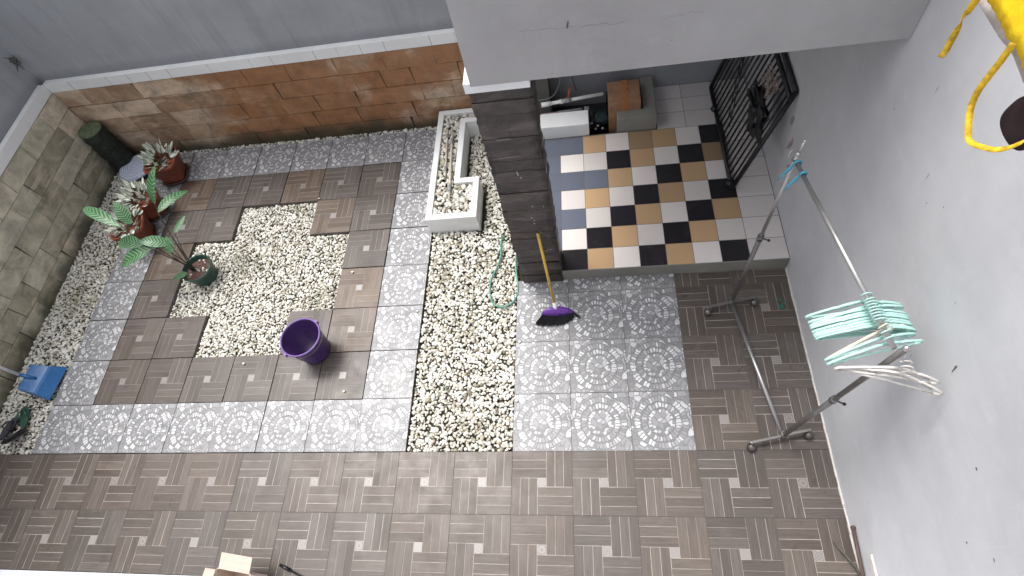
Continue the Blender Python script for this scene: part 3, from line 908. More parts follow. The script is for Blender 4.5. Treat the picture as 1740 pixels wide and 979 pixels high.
# ------------------------------------------------------------------ gravel
def ico1():
    b = bmesh.new(); bmesh.ops.create_icosphere(b, subdivisions=2, radius=1.0)
    v = np.array([q.co[:] for q in b.verts]); f = np.array([[q.index for q in t.verts] for t in b.faces]); b.free()
    return v, f
IV, IF = ico1()
def pebbles(name, regions, pitch, ztop, layers, size, seed, parent=None, inside=None):
    r = np.random.default_rng(seed)
    P = []
    for (x0, x1, y0, y1) in regions:
        for li, zl in enumerate(layers):
            nx = max(1, int((x1 - x0) / pitch)); ny = max(1, int((y1 - y0) / (pitch * (0.92 if li == 0 else 2.2))))
            gx, gy = np.meshgrid(np.arange(nx), np.arange(ny))
            px = x0 + (gx.ravel() + 0.5 + 0.5 * (gy.ravel() % 2 - 0.5) + r.uniform(-.42, .42, nx * ny)) * (x1 - x0) / nx
            py = y0 + (gy.ravel() + 0.5 + r.uniform(-.42, .42, nx * ny)) * (y1 - y0) / ny
            px = np.clip(px, x0 + 0.011, x1 - 0.011); py = np.clip(py, y0 + 0.011, y1 - 0.011)
            pz = ztop - zl + r.uniform(-0.005, 0.005, nx * ny)
            P.append(np.c_[px, py, pz])
    P = np.concatenate(P)
    if inside is not None: P = P[inside(P)]
    n = len(P)
    s = np.exp(r.normal(0, 0.24, n))[:, None] * np.array([[1.0, 0.78, 0.6]]) * np.exp(r.normal(0, 0.13, (n, 3))) * size
    yaw = r.uniform(0, 2 * PI, n); pit = r.normal(0, 0.35, n); rol = r.normal(0, 0.35, n)
    V = np.repeat(IV[None], n, 0) 
    # lumpy, slightly flattened stones
    k = r.normal(0, 1, (n, 3, 3)) * 0.9
    d = np.einsum('nvi,nij->nvj', V, k)
    bump_ = 1 + 0.05 * np.sin(d[:, :, 0] + r.uniform(0, 6, (n, 1))) + 0.04 * np.sin(d[:, :, 1] * 1.3)
    V = V * bump_[:, :, None] * s[:, None, :]
    def rm(ax, a):
        c, s_ = np.cos(a), np.sin(a); R = np.zeros((n, 3, 3)); i, j = [(1, 2), (2, 0), (0, 1)][ax]
        R[:, ax, ax] = 1; R[:, i, i] = c; R[:, j, j] = c; R[:, i, j] = -s_; R[:, j, i] = s_
        return R
    R = rm(2, yaw) @ rm(1, pit) @ rm(0, rol)
    V = np.einsum('nij,nvj->nvi', R, V) + P[:, None, :]
    nv = len(IV)
    F = (IF[None] + (np.arange(n) * nv)[:, None, None]).reshape(-1, 3)
    me = bpy.data.meshes.new(name)
    me.vertices.add(n * nv); me.vertices.foreach_set('co', V.astype(np.float32).ravel())
    me.loops.add(len(F) * 3); me.loops.foreach_set('vertex_index', F.astype(np.int32).ravel())
    me.polygons.add(len(F)); me.polygons.foreach_set('loop_start', np.arange(0, len(F) * 3, 3, dtype=np.int32))
    me.polygons.foreach_set('use_smooth', np.ones(len(F), dtype=bool))
    me.materials.append(M['pebble'])
    me.update(calc_edges=True)
    o = bpy.data.objects.new(name, me); col.objects.link(o)
    return o
Sx = lambda i: -3.84 + i * S
regs = [(Sx(3), Sx(5), Sx(2) + 3.84 + 0.004, 2.31), (Sx(2), Sx(3), 1.16, 1.93), (Sx(5), Sx(6), 1.16, 1.93)]
regs = [(Sx(3), Sx(5), 0.774, 2.314), (Sx(2), Sx(3), 1.159, 1.929), (Sx(5), Sx(6), 1.159, 1.929)]
tag(pebbles('gravel', regs, 0.0212, -0.029, (0.0, 0.010), 0.0116, 1), 'bed of cream pebbles in the cross-shaped opening of the paving', 'gravel', kind='stuff')
tag(pebbles('gravel', [(-4.352, -3.842, 0.004, 3.15), (-3.842, -0.78, 3.086, 3.152)], 0.0218, -0.029, (0.0, 0.010), 0.0118, 2), 'strip of mossy cream pebbles along the foot of the left and back stone walls', 'gravel', kind='stuff')
ins = lambda P: ~((P[:, 1] > 1.86) & (P[:, 0] < -0.30) & ~((P[:, 0] > -0.48) & (P[:, 1] > 2.33) & (P[:, 1] < 2.96)))
ins2 = lambda P: ins(P) & ~((P[:, 0] > 0.0) & (P[:, 1] < 1.5))
tag(pebbles('gravel', [(-0.757, -0.002, 0.004, 3.15), (0.0, 0.198, 1.34, 3.15)], 0.0242, -0.024, (0.0, 0.012), 0.0134, 3, inside=ins2), 'strip of larger cream pebbles between the paving and the mosaic tiles', 'gravel', kind='stuff')

# ------------------------------------------------------------------ C-shaped planter with gravel and two pipes
PZ = 0.165
pla = empty('planter', (-0.6, 2.3, -0.06))
outer = [(-0.775, 1.87), (-0.335, 1.87), (-0.335, 2.30), (-0.505, 2.30), (-0.505, 2.965), (0.04, 2.965), (0.04, 3.14), (-0.775, 3.14)]
inner = [(-0.722, 1.925), (-0.388, 1.925), (-0.388, 2.247), (-0.558, 2.247), (-0.558, 3.018), (-0.012, 3.018), (-0.012, 3.088), (-0.722, 3.088)]
m = MB(); b = len(m.v); n = len(outer)
for zz in (-0.06, PZ):
    for q in outer: m.v.append((*q, zz))
for zz in (-0.06, PZ):
    for q in inner: m.v.append((*q, zz))
for k in range(n):
    k2 = (k + 1) % n
    m.face((k, k2, n + k2, n + k)); m.face((2 * n + k2, 2 * n + k, 3 * n + k, 3 * n + k2)); m.face((n + k, n + k2, 3 * n + k2, 3 * n + k))
at_parent(m.build('wall', M['planter'], pla, bevel=0.005), pla)
m = MB()
m.box(-0.72, -0.39, 1.927, 2.246, -0.05, 0.10); m.box(-0.72, -0.56, 2.247, 3.08, -0.05, 0.10); m.box(-0.56, -0.02, 3.02, 3.08, -0.05, 0.099)
at_parent(m.build('soil', M['soil'], pla), pla)
tag(pla, 'low white C-shaped masonry planter filled with pebbles beside the pillar', 'planter')
tag(pebbles('gravel', [(-0.722, -0.388, 1.925, 2.247), (-0.722, -0.558, 2.247, 3.018), (-0.722, -0.012, 3.018, 3.088)], 0.029, 0.133, (0.0, 0.014), 0.0185, 4), 'white pebbles filling the C-shaped planter', 'gravel', kind='stuff')
def wob(p0, p1, n, a):
    p0, p1 = Vector(p0), Vector(p1); rr = random.Random(n)
    return [p0.lerp(p1, k / n) + Vector((rr.uniform(-a, a), 0, rr.uniform(-a, a))) for k in range(n + 1)]
for (p0, p1, lab, r0) in [((-0.672, 2.90, 0.155), (-0.644, 2.33, 0.160), 'thinner old pipe lying on the planter pebbles, nearer the garden side', 0.009),
                          ((-0.625, 2.86, 0.158), (-0.583, 2.07, 0.165), 'longer old pipe with a grey coupling lying on the planter pebbles', 0.0105)]:
    e = empty('water_pipe', p0)
    m = MB(); m.tube(wob((0, 0, 0), Vector(p1) - Vector(p0), 10, 0.0012), r0, 10); m.build('tube', M['pvc'], e)
    v = Vector(p1) - Vector(p0)
    for t in ((0.12, 0.2), (0.80, 0.9)):
        m = MB(); m.tube([v * t[0], v * t[1]], r0 * 1.45, 12); m.build('coupling', M['pvc_grey'], e)
    tag(e, lab, 'pipe', 'old pipes in the planter')

# ------------------------------------------------------------------ purple bucket
bk = empty('bucket', (-1.595, 0.79, 0.002))
prof = [(0.0005, 0.004), (0.10, 0.004), (0.112, 0.0), (0.117, 0.004), (0.118, 0.02), (0.147, 0.235), (0.150, 0.262), (0.1565, 0.263), (0.1565, 0.270), (0.152, 0.2735), (0.1475, 0.270), (0.1455, 0.255), (0.113, 0.016), (0.0005, 0.014)]
m = MB(); m.lathe((0, 0, 0), prof[:7] + [(0.1475, 0.268)] + prof[11:], 56); m.build('body', M['purple'], bk)
m = MB(); m.lathe((0, 0, 0), [(0.149, 0.258), (0.158, 0.260), (0.160, 0.266), (0.157, 0.275), (0.149, 0.275), (0.1465, 0.268)], 56); m.build('rim', M['purple_rim'], bk)
for a in (0.95, 0.95 + PI):
    m = MB(); c = Vector((math.cos(a), math.sin(a), 0)); t = Vector((-c.y, c.x, 0))
    m.obox(c * 0.163 + Vector((0, 0, 0.250)), c * 0.008, t * 0.017, (0, 0, 0.016)); m.build('lug', M['purple_rim'], bk, bevel=0.004)
m = MB(); pts = []
for k in range(25):
    a = PI * k / 24
    base = Vector((math.cos(0.95), math.sin(0.95), 0)); perp = Vector((base.y, -base.x, 0))
    pts.append(base * (0.166 * math.cos(a)) + perp * (0.166 * math.sin(a) * 0.985) + Vector((0, 0, 0.247 - 0.006 * math.sin(a))))
m.tube(pts, 0.0022, 8); m.build('handle', M['steel_dark'], bk)
tag(bk, 'purple plastic bucket standing empty on the inner corner of the paving', 'bucket')

# ------------------------------------------------------------------ potted plants
def leaf(mb, base, tip, width, droop=0.02, fold=0.25, nrm=(0, 0, 1), nseg=10, mi=0, curl=0.0):
    base, tip = Vector(base), Vector(tip); d = tip - base; L = d.length
    t = d.normalized(); nm = Vector(nrm); nm = (nm - t * nm.dot(t)).normalized(); s = t.cross(nm)
    cols_ = [-1, -0.5, 0, 0.5, 1]; idx = []
    for i in range(nseg + 1):
        u = i / nseg
        w = width * 0.5 * (max(0.0, math.sin(PI * min(1, u ** 0.8))) ** 0.75) if 0 < u < 1 else 0.0006
        c = base + d * u + nm * (droop * 4 * u * (1 - u) - curl * u * u)
        row = []
        for q in cols_:
            lift = abs(q) * w * fold
            rip = 0.05 * w * math.sin(u * 26) * abs(q)
            row.append(len(mb.v)); mb.v.append(tuple(c + s * (q * w) + nm * (lift + rip)))
        idx.append(row)
    for i in range(nseg):
        for q in range(4):
            mb.face((idx[i][q], idx[i][q + 1], idx[i + 1][q + 1], idx[i + 1][q]),
                    [(i / nseg, cols_[q]), (i / nseg, cols_[q + 1]), ((i + 1) / nseg, cols_[q + 1]), ((i + 1) / nseg, cols_[q])], mi, True)

def pot_prof(rb, rt, h):
    return [(0.0005, 0.0), (rb, 0.0), (rb * 1.02, h * 0.1), (rt * 0.965, h * 0.84), (rt, h * 0.85), (rt * 1.02, h), (rt * 0.93, h), (rt * 0.90, h * 0.86), (0.0005, h * 0.84)]
def brown_pot(loc, rot, label, seed, h=0.25, rt=0.135, rb=0.085, count=72, tilt=0.0):
    rr = random.Random(seed)
    e = empty('potted_plant', loc)
    m = MB(); m.lathe((0, 0, 0.012), pot_prof(rb, rt, h), 40, 0, 3.0, rot); m.build('pot', M['terracotta'], e)
    m = MB(); m.lathe((0, 0, 0), [(0.0005, 0.004), (rb * 1.05, 0.0), (rb * 1.2, 0.004), (rb * 1.32, 0.035), (rb * 1.26, 0.036), (rb * 1.1, 0.012), (0.0005, 0.011)], 40, 0, 3.0, rot); m.build('saucer', M['rod_brown'], e)
    m = MB(); m.lathe((0, 0, 0), [(rt * 0.9, h * 0.88), (0.0005, h * 0.9)], 24, 0, 3.0, rot); m.build('soil', M['soil'], e)
    m = MB(); sm_ = MB()
    for k in range(count):
        a = rr.uniform(0, 2 * PI); ring = (k % 3) / 2.0
        r0 = rr.uniform(0.0, 0.05)
        elv = [0.35, 0.75, 1.2][k % 3] + rr.uniform(-0.2, 0.2)
        Ln = rr.uniform(0.06, 0.10)
        stem_h = rr.uniform(0.02, 0.09) * (0.6 + 0.7 * (k % 3) / 2)
        b0 = Vector((r0 * math.cos(a) + rt * 0.35 * math.cos(a) * (1 - ring * 0.6), r0 * math.sin(a) + rt * 0.35 * math.sin(a) * (1 - ring * 0.6), h * 0.9))
        b1 = b0 + Vector((0.03 * math.cos(a), 0.03 * math.sin(a), stem_h))
        tip = b1 + Vector((math.cos(a) * math.cos(elv) * Ln, math.sin(a) * math.cos(elv) * Ln, math.sin(elv) * Ln))
        sm_.tube([b0, b1], 0.0018, 5)
        leaf(m, b1, tip, Ln * rr.uniform(0.42, 0.6), -0.008, 0.3, (rr.uniform(-.3, .3), rr.uniform(-.3, .3), 1), 7)
    sm_.build('stems', M['stem'], e); m.build('foliage', M['dusty'], e)
    tag(e, label, 'potted plant', 'brown pots of white-leaved plants')
    return e
brown_pot((-3.545, 2.775, 0.004), 0.2, 'brown pot with white-leaved plant beside the round blue-grey tray, farthest of three', 21, 0.25, 0.155, 0.10)
brown_pot((-3.60, 2.335, 0.004), 0.7, 'brown pot with white-leaved plant, middle one of three brown pots', 22, 0.24, 0.15, 0.095)
brown_pot((-3.61, 2.02, 0.004), 0.35, 'brown pot with white-leaved plant, half hidden under the long striped leaves', 23, 0.235, 0.15, 0.095)

gp = empty('potted_plant', (-2.83, 1.565, -0.035))
m = MB(); m.lathe((0, 0, 0), [(0.0005, 0.0), (0.095, 0.0), (0.10, 0.012), (0.124, 0.13), (0.134, 0.132), (0.138, 0.165), (0.133, 0.172), (0.127, 0.168), (0.122, 0.135), (0.118, 0.12), (0.0005, 0.118)], 44); m.build('pot', M['green_pot'], gp)
m = MB(); m.lathe((0, 0, 0), [(0.119, 0.125), (0.06, 0.134), (0.0005, 0.130)], 24); m.build('soil', simple('reddish_potting_soil', (0.10, 0.055, 0.045), 0.9, var=0.6, s=60, bump=0.8), gp)
m = MB()
rr = random.Random(5)
for k in range(14):
    a, q = rr.uniform(0, 6.28), rr.uniform(0, 0.1); m.ball((q * math.cos(a), q * math.sin(a), 0.136), rr.uniform(0.006, 0.013), 8, 5)
tag(m.build('pebbles', M['pebble'], gp), kind='stuff')
G0 = Vector((-2.83, 1.565, -0.035))
LV = [((-3.046, 1.586, 0.75), (-3.52, 1.819, 0.75), 0.09, 0.05), ((-2.999, 1.626, 0.72), (-3.091, 1.762, 0.85), 0.095, 0.01), ((-2.855, 1.81, 0.72), (-2.678, 1.951, 1.0), 0.085, 0.03),
      ((-2.862, 1.773, 0.66), (-2.72, 2.031, 0.60), 0.085, 0.035), ((-3.051, 1.573, 0.5), (-3.33, 1.63, 0.5), 0.12, 0.03), ((-2.80, 1.571, 0.5), (-3.02, 1.555, 0.58), 0.10, 0.02),
      ((-2.98, 1.545, 0.48), (-3.281, 1.427, 0.42), 0.12, 0.03), ((-2.879, 1.737, 0.42), (-2.815, 1.887, 0.45), 0.05, 0.0), ((-2.905, 1.577, 0.36), (-2.94, 1.70, 0.43), 0.085, 0.0), ((-2.86, 1.49, 0.17), (-2.99, 1.445, 0.16), 0.06, 0.0)]
m = MB(); s_ = MB()
rr = random.Random(9)
for i, (bp, tp, w, dr) in enumerate(LV):
    bp, tp = Vector(bp) - G0, Vector(tp) - G0
    leaf(m, bp, tp, w, dr, 0.22, (0.25, -0.2, 1.0), 16, curl=0.02 if i in (0, 4, 6) else 0.0)
    r0 = Vector((rr.uniform(-0.06, -0.01), rr.uniform(-0.02, 0.03), 0.13))
    mid = r0.lerp(bp, 0.5) + Vector((-0.02, 0, 0.03))
    pts = [r0 * (1 - t) ** 2 + mid * 2 * t * (1 - t) + bp * t * t for t in [k / 10 for k in range(11)]]
    s_.tube(pts, [0.0045 - 0.0022 * k / 10 for k in range(11)], 6)
s_.build('stems', M['stem'], gp)
m.build('foliage', M['prayer'], gp)
tag(gp, 'green pot holding a leggy plant with long striped green leaves, standing on pebbles', 'potted plant')

# dark mossy stump in the corner, round lid
e = empty('tree_stump', (-4.225, 3.02, -0.05))
m = MB()
prof = [(0.0005, 0.0), (0.128, 0.0)] + [(0.124 + 0.006 * math.sin(k * 1.9) - 0.01 * k / 16, 0.02 + 0.52 * k / 16) for k in range(17)] + [(0.10, 0.548)]
m.lathe((0, 0, 0), prof, 36); m.build('trunk', M['stump'], e)
m = MB(); m.lathe((0, 0, 0), [(0.113, 0.540), (0.114, 0.553), (0.10, 0.560), (0.0005, 0.556)], 30); m.build('top', M['lichen'], e)
tag(e, 'dark mossy cut stump in the corner where the two stone walls meet', 'stump')
e = empty('swirled_tray', (-4.03, 2.90, 0.0))
m = MB(); m.lathe((0, 0, 0), [(0.0005, 0.03), (0.15, 0.028), (0.168, 0.04), (0.178, 0.065), (0.172, 0.074), (0.14, 0.082), (0.11, 0.078), (0.075, 0.088), (0.04, 0.082), (0.0005, 0.09)], 48)
m.build('disc', M['rings'], e)
m = MB(); m.tube([(0.178 * math.cos(2 * PI * k / 48), 0.178 * math.sin(2 * PI * k / 48), 0.062) for k in range(48)], 0.008, 8, closed=True); m.build('rim', simple('blue_grey_rim', (0.42, 0.48, 0.62), 0.4), e)
m = MB(); m.lathe((0, 0, 0), [(0.12, -0.03), (0.135, 0.025), (0.0005, 0.024)], 24); m.build('base', M['slate_rubber'], e)
tag(e, 'round blue-grey tray with a swirled surface lying by the dark stump', 'tray')

# ------------------------------------------------------------------ dustpan
e = empty('dustpan', (-3.985, 0.59, 0.0), 0.0)
ang = -0.10
Rz = Matrix.Rotation(ang, 3, 'Z')
def L(x, y, z): return tuple(Rz @ Vector((x, y, z)))
m = MB()
# hooded scoop: back, sloping hood and lip, open underneath at the +x edge
prof2 = [(-0.075, 0.006), (-0.092, 0.12), (-0.078, 0.14), (0.045, 0.098), (0.06, 0.088), (0.125, 0.008)]
hw2 = [0.115, 0.108, 0.105, 0.115, 0.12, 0.145]
b = len(m.v)
for (x, z), h2 in zip(prof2, hw2):
    m.v.append(L(x, -h2, z)); m.v.append(L(x, h2, z))
for k in range(len(prof2) - 1):
    m.face((b + 2 * k, b + 2 * k + 1, b + 2 * k + 3, b + 2 * k + 2))
for q in (0, 1):
    m.face([b + 2 * k + q for k in range(len(prof2))])
o = m.build('scoop', M['blue_pan'], e)
sf = o.modifiers.new('thick', 'SOLIDIFY'); sf.thickness = 0.004
bv = o.modifiers.new('bevel', 'BEVEL'); bv.width = 0.006; bv.segments = 3
m = MB(); m.tube([L(0.01, 0, 0.122), L(-0.05, 0.0, 0.142), L(-0.088, 0, 0.18)], [0.010, 0.015, 0.015], 12); m.build('socket', M['blue_pan'], e)
m = MB(); m.tube([L(-0.086, 0, 0.17), L(-0.17, 0.02, 0.76)], 0.012, 12); m.build('handle', M['white_rod'], e)
tag(e, 'blue plastic dustpan with a long white handle standing on the left pebbles', 'dustpan')

# slippers and the round dark dish in the left corner
def slipper(loc, rz, label, mat):
    e = empty('slipper', loc, rz)
    m = MB(); pts = []; n = 24
    for k in range(n):
        a = 2 * PI * k / n; x = 0.10 * math.cos(a); w = 0.036 + 0.008 * math.cos(a)
        pts.append((x, w * math.sin(a)))
    b = len(m.v)
    for zz in (0, 0.016):
        for q in pts: m.v.append((*q, zz))
    for k in range(n): m.face((b + k, b + (k + 1) % n, b + n + (k + 1) % n, b + n + k))
    m.face([b + n + k for k in range(n)]); m.face([b + k for k in range(n)][::-1])
    m.build('sole', mat, e, bevel=0.003)
    m = MB()
    for s in (-1, 1):
        m.tube([(0.065, 0.0, 0.018), (0.045, s * 0.022, 0.042), (0.0, s * 0.036, 0.036), (-0.01, s * 0.037, 0.01)], 0.0055, 8, flat=1.6)
    m.build('strap', mat, e)
    tag(e, label, 'slipper')
slipper((-4.15, 0.20, 0.002), 1.2, 'dark slate slipper lying on the pebbles at the left edge', M['slate_rubber'])
slipper((-4.045, 0.295, 0.0), 2.0, 'dark green slipper half hidden behind the round dark dish', M['green_pot'])
e = empty('round_dish', (-4.02, 0.13, 0.035))
tl = Matrix.Rotation(-0.75, 3, 'X') @ Matrix.Rotation(0.25, 3, 'Y')
tl = Matrix.Rotation(-0.9, 3, Vector((0.75, 0.65, 0)).normalized())
m = MB(); m.lathe((0, 0, 0), [(0.0005, -0.016), (0.07, -0.012), (0.094, 0.012), (0.088, 0.017), (0.078, 0.008)], 36, tilt=tl); m.build('rim', M['black_plastic'], e)
m = MB(); m.lathe((0, 0, 0), [(0.080, 0.009), (0.03, 0.003), (0.0005, 0.003)], 30, tilt=tl); m.build('inside', M['olive_disc'], e)
tag(e, 'round black dish with a dusty olive inside, propped on the left pebbles', 'dish')

# ------------------------------------------------------------------ broom
e = empty('broom', (0.29, 1.03, 0.0))
top = Vector((0.246, 1.285, 0.70)); hb = Vector((0.302, 1.045, 0.14))
O = Vector((0.29, 1.03, 0.0))
m = MB(); m.tube([hb - O, top - O], 0.0105, 14); m.build('handle', M['yellow_rod'], e)
m = MB(); dn = (hb - top).normalized(); m.tube([hb - O - dn * 0.005, hb - O + dn * 0.03, hb - O + dn * 0.05], [0.012, 0.015, 0.02], 12); m.build('collar', M['white_rod'], e)
wdir = Vector((0.97, 0.10, -0.12)).normalized(); dn2 = Vector((0.05, -0.42, -0.65)).normalized(); nn = wdir.cross(dn2).normalized()
hc = hb - O + dn * 0.04
m = MB(); rings = []
nU = 20
for (t, wl, wr, th) in ((0.0, 0.035, 0.035, 0.012), (0.012, 0.075, 0.085, 0.018), (0.03, 0.098, 0.115, 0.021), (0.052, 0.112, 0.135, 0.022)):
    b = len(m.v); rings.append(b)
    for k in range(nU):
        a = 2 * PI * k / nU; cx = (wr - wl) / 2; hw3 = (wr + wl) / 2
        sg = 0.012 * (1 - abs(math.cos(a)) ** 2)
        m.v.append(tuple(hc + dn2 * (t + 0.012 * (1 - math.cos(a) ** 2) * (t / 0.052)) + wdir * (cx + hw3 * math.cos(a)) + nn * (th * math.sin(a))))
for i in range(3):
    for k in range(nU): m.face((rings[i] + k, rings[i] + (k + 1) % nU, rings[i + 1] + (k + 1) % nU, rings[i + 1] + k), None, 0, True)
m.face([rings[0] + k for k in range(nU)][::-1]); m.face([rings[-1] + k for k in range(nU)])
hd = m.build('head', M['broom_purple'], e)
m = MB()
for q in (-0.06, -0.02, 0.03, 0.075):
    c = hc + dn2 * 0.035 + wdir * (q + 0.01) - nn * 0.0215
    m.obox(c, wdir * 0.010, dn2 * 0.004, nn * 0.001)
rr = random.Random(12); bz = MB()
for k in range(1500):
    u = rr.uniform(-1, 1); v = rr.uniform(-1, 1) * math.sqrt(max(0, 1 - u * u * 0.8))
    cx = 0.012; p0 = hc + dn2 * 0.056 + wdir * (cx + 0.118 * u) + nn * (0.018 * v)
    Lb = 0.085 + 0.02 * rr.random() - 0.012 * abs(u)
    lean = -0.035 + (0.030 * u) + (0.05 if u > 0.93 and rr.random() < 0.8 else 0)
    p1 = p0 + dn2 * Lb * (0.75 if u > 0.7 else 1) + wdir * lean + nn * (0.022 * v) + Vector((0, 0, 0))
    p1.z = max(p1.z, 0.004 + 0.01 * rr.random()); 
    mid = (p0 + p1) / 2 + dn2 * 0.004
    sd3 = wdir * 0.0011
    b = len(bz.v); bz.v += [tuple(p0 - sd3), tuple(p0 + sd3), tuple(mid + sd3), tuple(mid - sd3), tuple(p1 + sd3 * 0.5), tuple(p1 - sd3 * 0.5)]
    bz.face((b, b + 1, b + 2, b + 3)); bz.face((b + 3, b + 2, b + 4, b + 5))
bz.build('bristles', M['bristle'], e)
tag(e, 'broom with yellow handle, violet head and black bristles leaning on the dark pillar', 'broom')

# ------------------------------------------------------------------ garden hose
pts = [(-0.02, 1.80, 0.9), (-0.012, 1.72, 0.5), (0.0, 1.60, 0.10), (-0.018, 1.52, 0.01), (-0.012, 1.40, 0.002), (0.005, 1.27, 0.0), (-0.005, 1.19, 0.0), (-0.05, 1.13, 0.0), (-0.12, 1.105, 0.0), (-0.19, 1.14, 0.002), (-0.222, 1.24, 0.0),
       (-0.215, 1.36, 0.002), (-0.17, 1.47, 0.004), (-0.145, 1.58, 0.0), (-0.15, 1.70, 0.002), (-0.13, 1.78, -0.005)]
def spline(P, per=8):
    P = [Vector(p) for p in P]; out = []
    for i in range(len(P) - 1):
        p0, p1, p2, p3 = P[max(i - 1, 0)], P[i], P[i + 1], P[min(i + 2, len(P) - 1)]
        for k in range(per):
            t = k / per
            out.append(0.5 * ((2 * p1) + (-p0 + p2) * t + (2 * p0 - 5 * p1 + 4 * p2 - p3) * t * t + (-p0 + 3 * p1 - 3 * p2 + p3) * t ** 3))
    out.append(P[-1]); return out
m = MB(); m.tube(spline([(p[0], p[1] if i > 2 else min(p[1], 1.60), p[2]) for i, p in enumerate(pts)]), 0.0075, 10)
tag(m.build('garden_hose', M['hose']), 'loop of green garden hose lying on the pebbles beside the pillar', 'hose')

# ------------------------------------------------------------------ drying rack
A0, A1 = Vector((1.563, 1.028, 0.055)), Vector((1.722, 0.075, 0.055))
B0, B1 = Vector((1.593, 1.013, 1.60)), Vector((1.768, 0.014, 1.61))
ra = Vector((1.64, 0.55, 0.0))
rk = empty('drying_rack', ra)
K = lambda p: Vector(p) - ra
bt0, bt1 = Vector((1.589, 1.022, 1.56)), Vector((1.752, 0.035, 1.56))
m = MB(); m.tube([K(bt0), K(bt1)], 0.0110, 16); m.build('top_bar', M['steel'], rk)
m = MB(); m.tube([K(A0), K(A1)], 0.0125, 16); m.build('bottom_bar', M['steel'], rk)
for (a, b_, dk) in ((A0, B0, False), (A1, B1, True)):
    mid = a.lerp(b_, 0.54)
    m = MB(); m.tube([K(a), K(mid)], 0.0145, 16); m.build('lower_post', M['steel_dark'], rk)
    m = MB(); m.tube([K(mid), K(b_)], 0.0105 if not dk else 0.0125, 16)
    m.build('upper_post', M['steel_dark'] if dk else M['steel'], rk)
    m = MB(); d = (b_ - a).normalized(); m.tube([K(mid) - d * 0.02, K(mid) + d * 0.02], 0.019, 16); c = m.build('collar', M['steel_dark'], rk)
    m = MB(); m.tube([K(mid) + Vector((0.015, -0.01, 0)), K(mid) + Vector((0.038, -0.022, 0.0))], 0.004, 8); m.ball(K(mid) + Vector((0.042, -0.024, 0)), 0.009, 10, 8); m.build('knob', M['black_plastic'], rk)
    m = MB(); m.ball(K(b_), 0.0135, 12, 8); m.build('end_cap', M['steel'], rk)
for (c, e0, e1) in ((A0, (1.385, 0.99, 0.066), (1.735, 1.055, 0.066)), (A1, (1.52, 0.03, 0.066), (1.895, 0.108, 0.066))):
    e0, e1 = Vector(e0), Vector(e1)
    m = MB(); d = (e1 - e0).normalized(); s = Vector((-d.y, d.x, 0)); m.obox(K((e0 + e1) / 2), (e1 - e0) / 2, s * 0.0105, (0, 0, 0.0085)); ft = m.build('foot', M['steel_dark'], rk, bevel=0.004)
    m = MB(); m.tube([K(c), K(c) + Vector((0, 0, 0.04))], 0.02, 14); m.build('socket', M['steel_dark'], rk)
    for q in (e0 + d * 0.012, e1 - d * 0.012):
        q = q + Vector((0.0, -0.022, 0))
        m = MB(); m.ball(K((q.x, q.y, 0.029)), 0.0285, 18, 12)
        m.tube([K((q.x, q.y, 0.029)) - s * 0.003, K((q.x, q.y, 0.029)) + s * 0.003], 0.0292, 18)
        m.tube([K((q.x, q.y, 0.045)), K((q.x, q.y + 0.016, 0.066))], 0.006, 8)
        m.build('caster', M['caster'], rk)
tag(rk, 'steel drying rack on casters standing in front of the pale side wall', 'drying rack')

# rings and clips and hangers hung on the rack
def onbar(t, dz=0.0): return bt0.lerp(bt1, t) + Vector((0, 0, dz))
bdir = (bt1 - bt0).normalized()
def ring(loc, r, axis, name, label, mat, th=0.0025, group=None):
    e = empty(name, loc); m = MB(); ax = Vector(axis).normalized()
    u = ax.orthogonal().normalized(); v = ax.cross(u)
    m.tube([u * (r * math.cos(2 * PI * k / 24)) + v * (r * math.sin(2 * PI * k / 24)) for k in range(24)], th, 8, closed=True)
    m.build('band', mat, e); tag(e, label, 'ring', group); return e
ring(B0 + Vector((-0.022, 0.0, 0.0)), 0.021, (0.3, -0.7, 0.5), 'wire_ring', 'thin steel ring hanging at the far top end of the drying rack', M['steel'], 0.002)
m = MB(); m.tube([Vector((0, 0, 0)), Vector((0.012, 0.01, 0.065))], 0.007, 10); m.ball((0.013, 0.011, 0.07), 0.009)
e = empty('hook_pin', B0 + Vector((0, 0, 0.002))); m.build('pin', M['steel'], e); tag(e, 'short steel pin sticking up from the far top corner of the drying rack', 'pin')

def clip(t, ln, lean, label):
    p = onbar(t); e = empty('plastic_clip', p)
    m = MB(); pts = []
    for k in range(15):
        a = math.radians(-60 + 250 * k / 14); side = Vector((1, 0.17, 0)).normalized()
        pts.append(side * (0.018 * math.cos(a)) + Vector((0, 0, 0.018 * math.sin(a) + 0.003)))
    m.tube(pts, 0.004, 8, flat=1.6); m.build('hook', M['blue_clip'], e)
    m = MB(); s0 = pts[-1]; m.tube([s0, s0 + Vector((-0.01, 0, -0.03)), s0 + Vector((-0.03 + lean, -0.02, -ln * 0.6)), s0 + Vector((-0.05 + lean, -0.03, -ln))], [0.006, 0.010, 0.006, 0.003], 8, flat=0.5)
    m.build('jaw', M['blue_clip'], e)
    tag(e, label, 'clip', 'blue plastic clips on the rack bar'); return e
clip(0.035, 0.075, -0.01, 'blue plastic clip on the rack bar, the one nearest the far post')
clip(0.105, 0.07, -0.01, 'blue plastic clip on the rack bar, the one farther along from the far post')

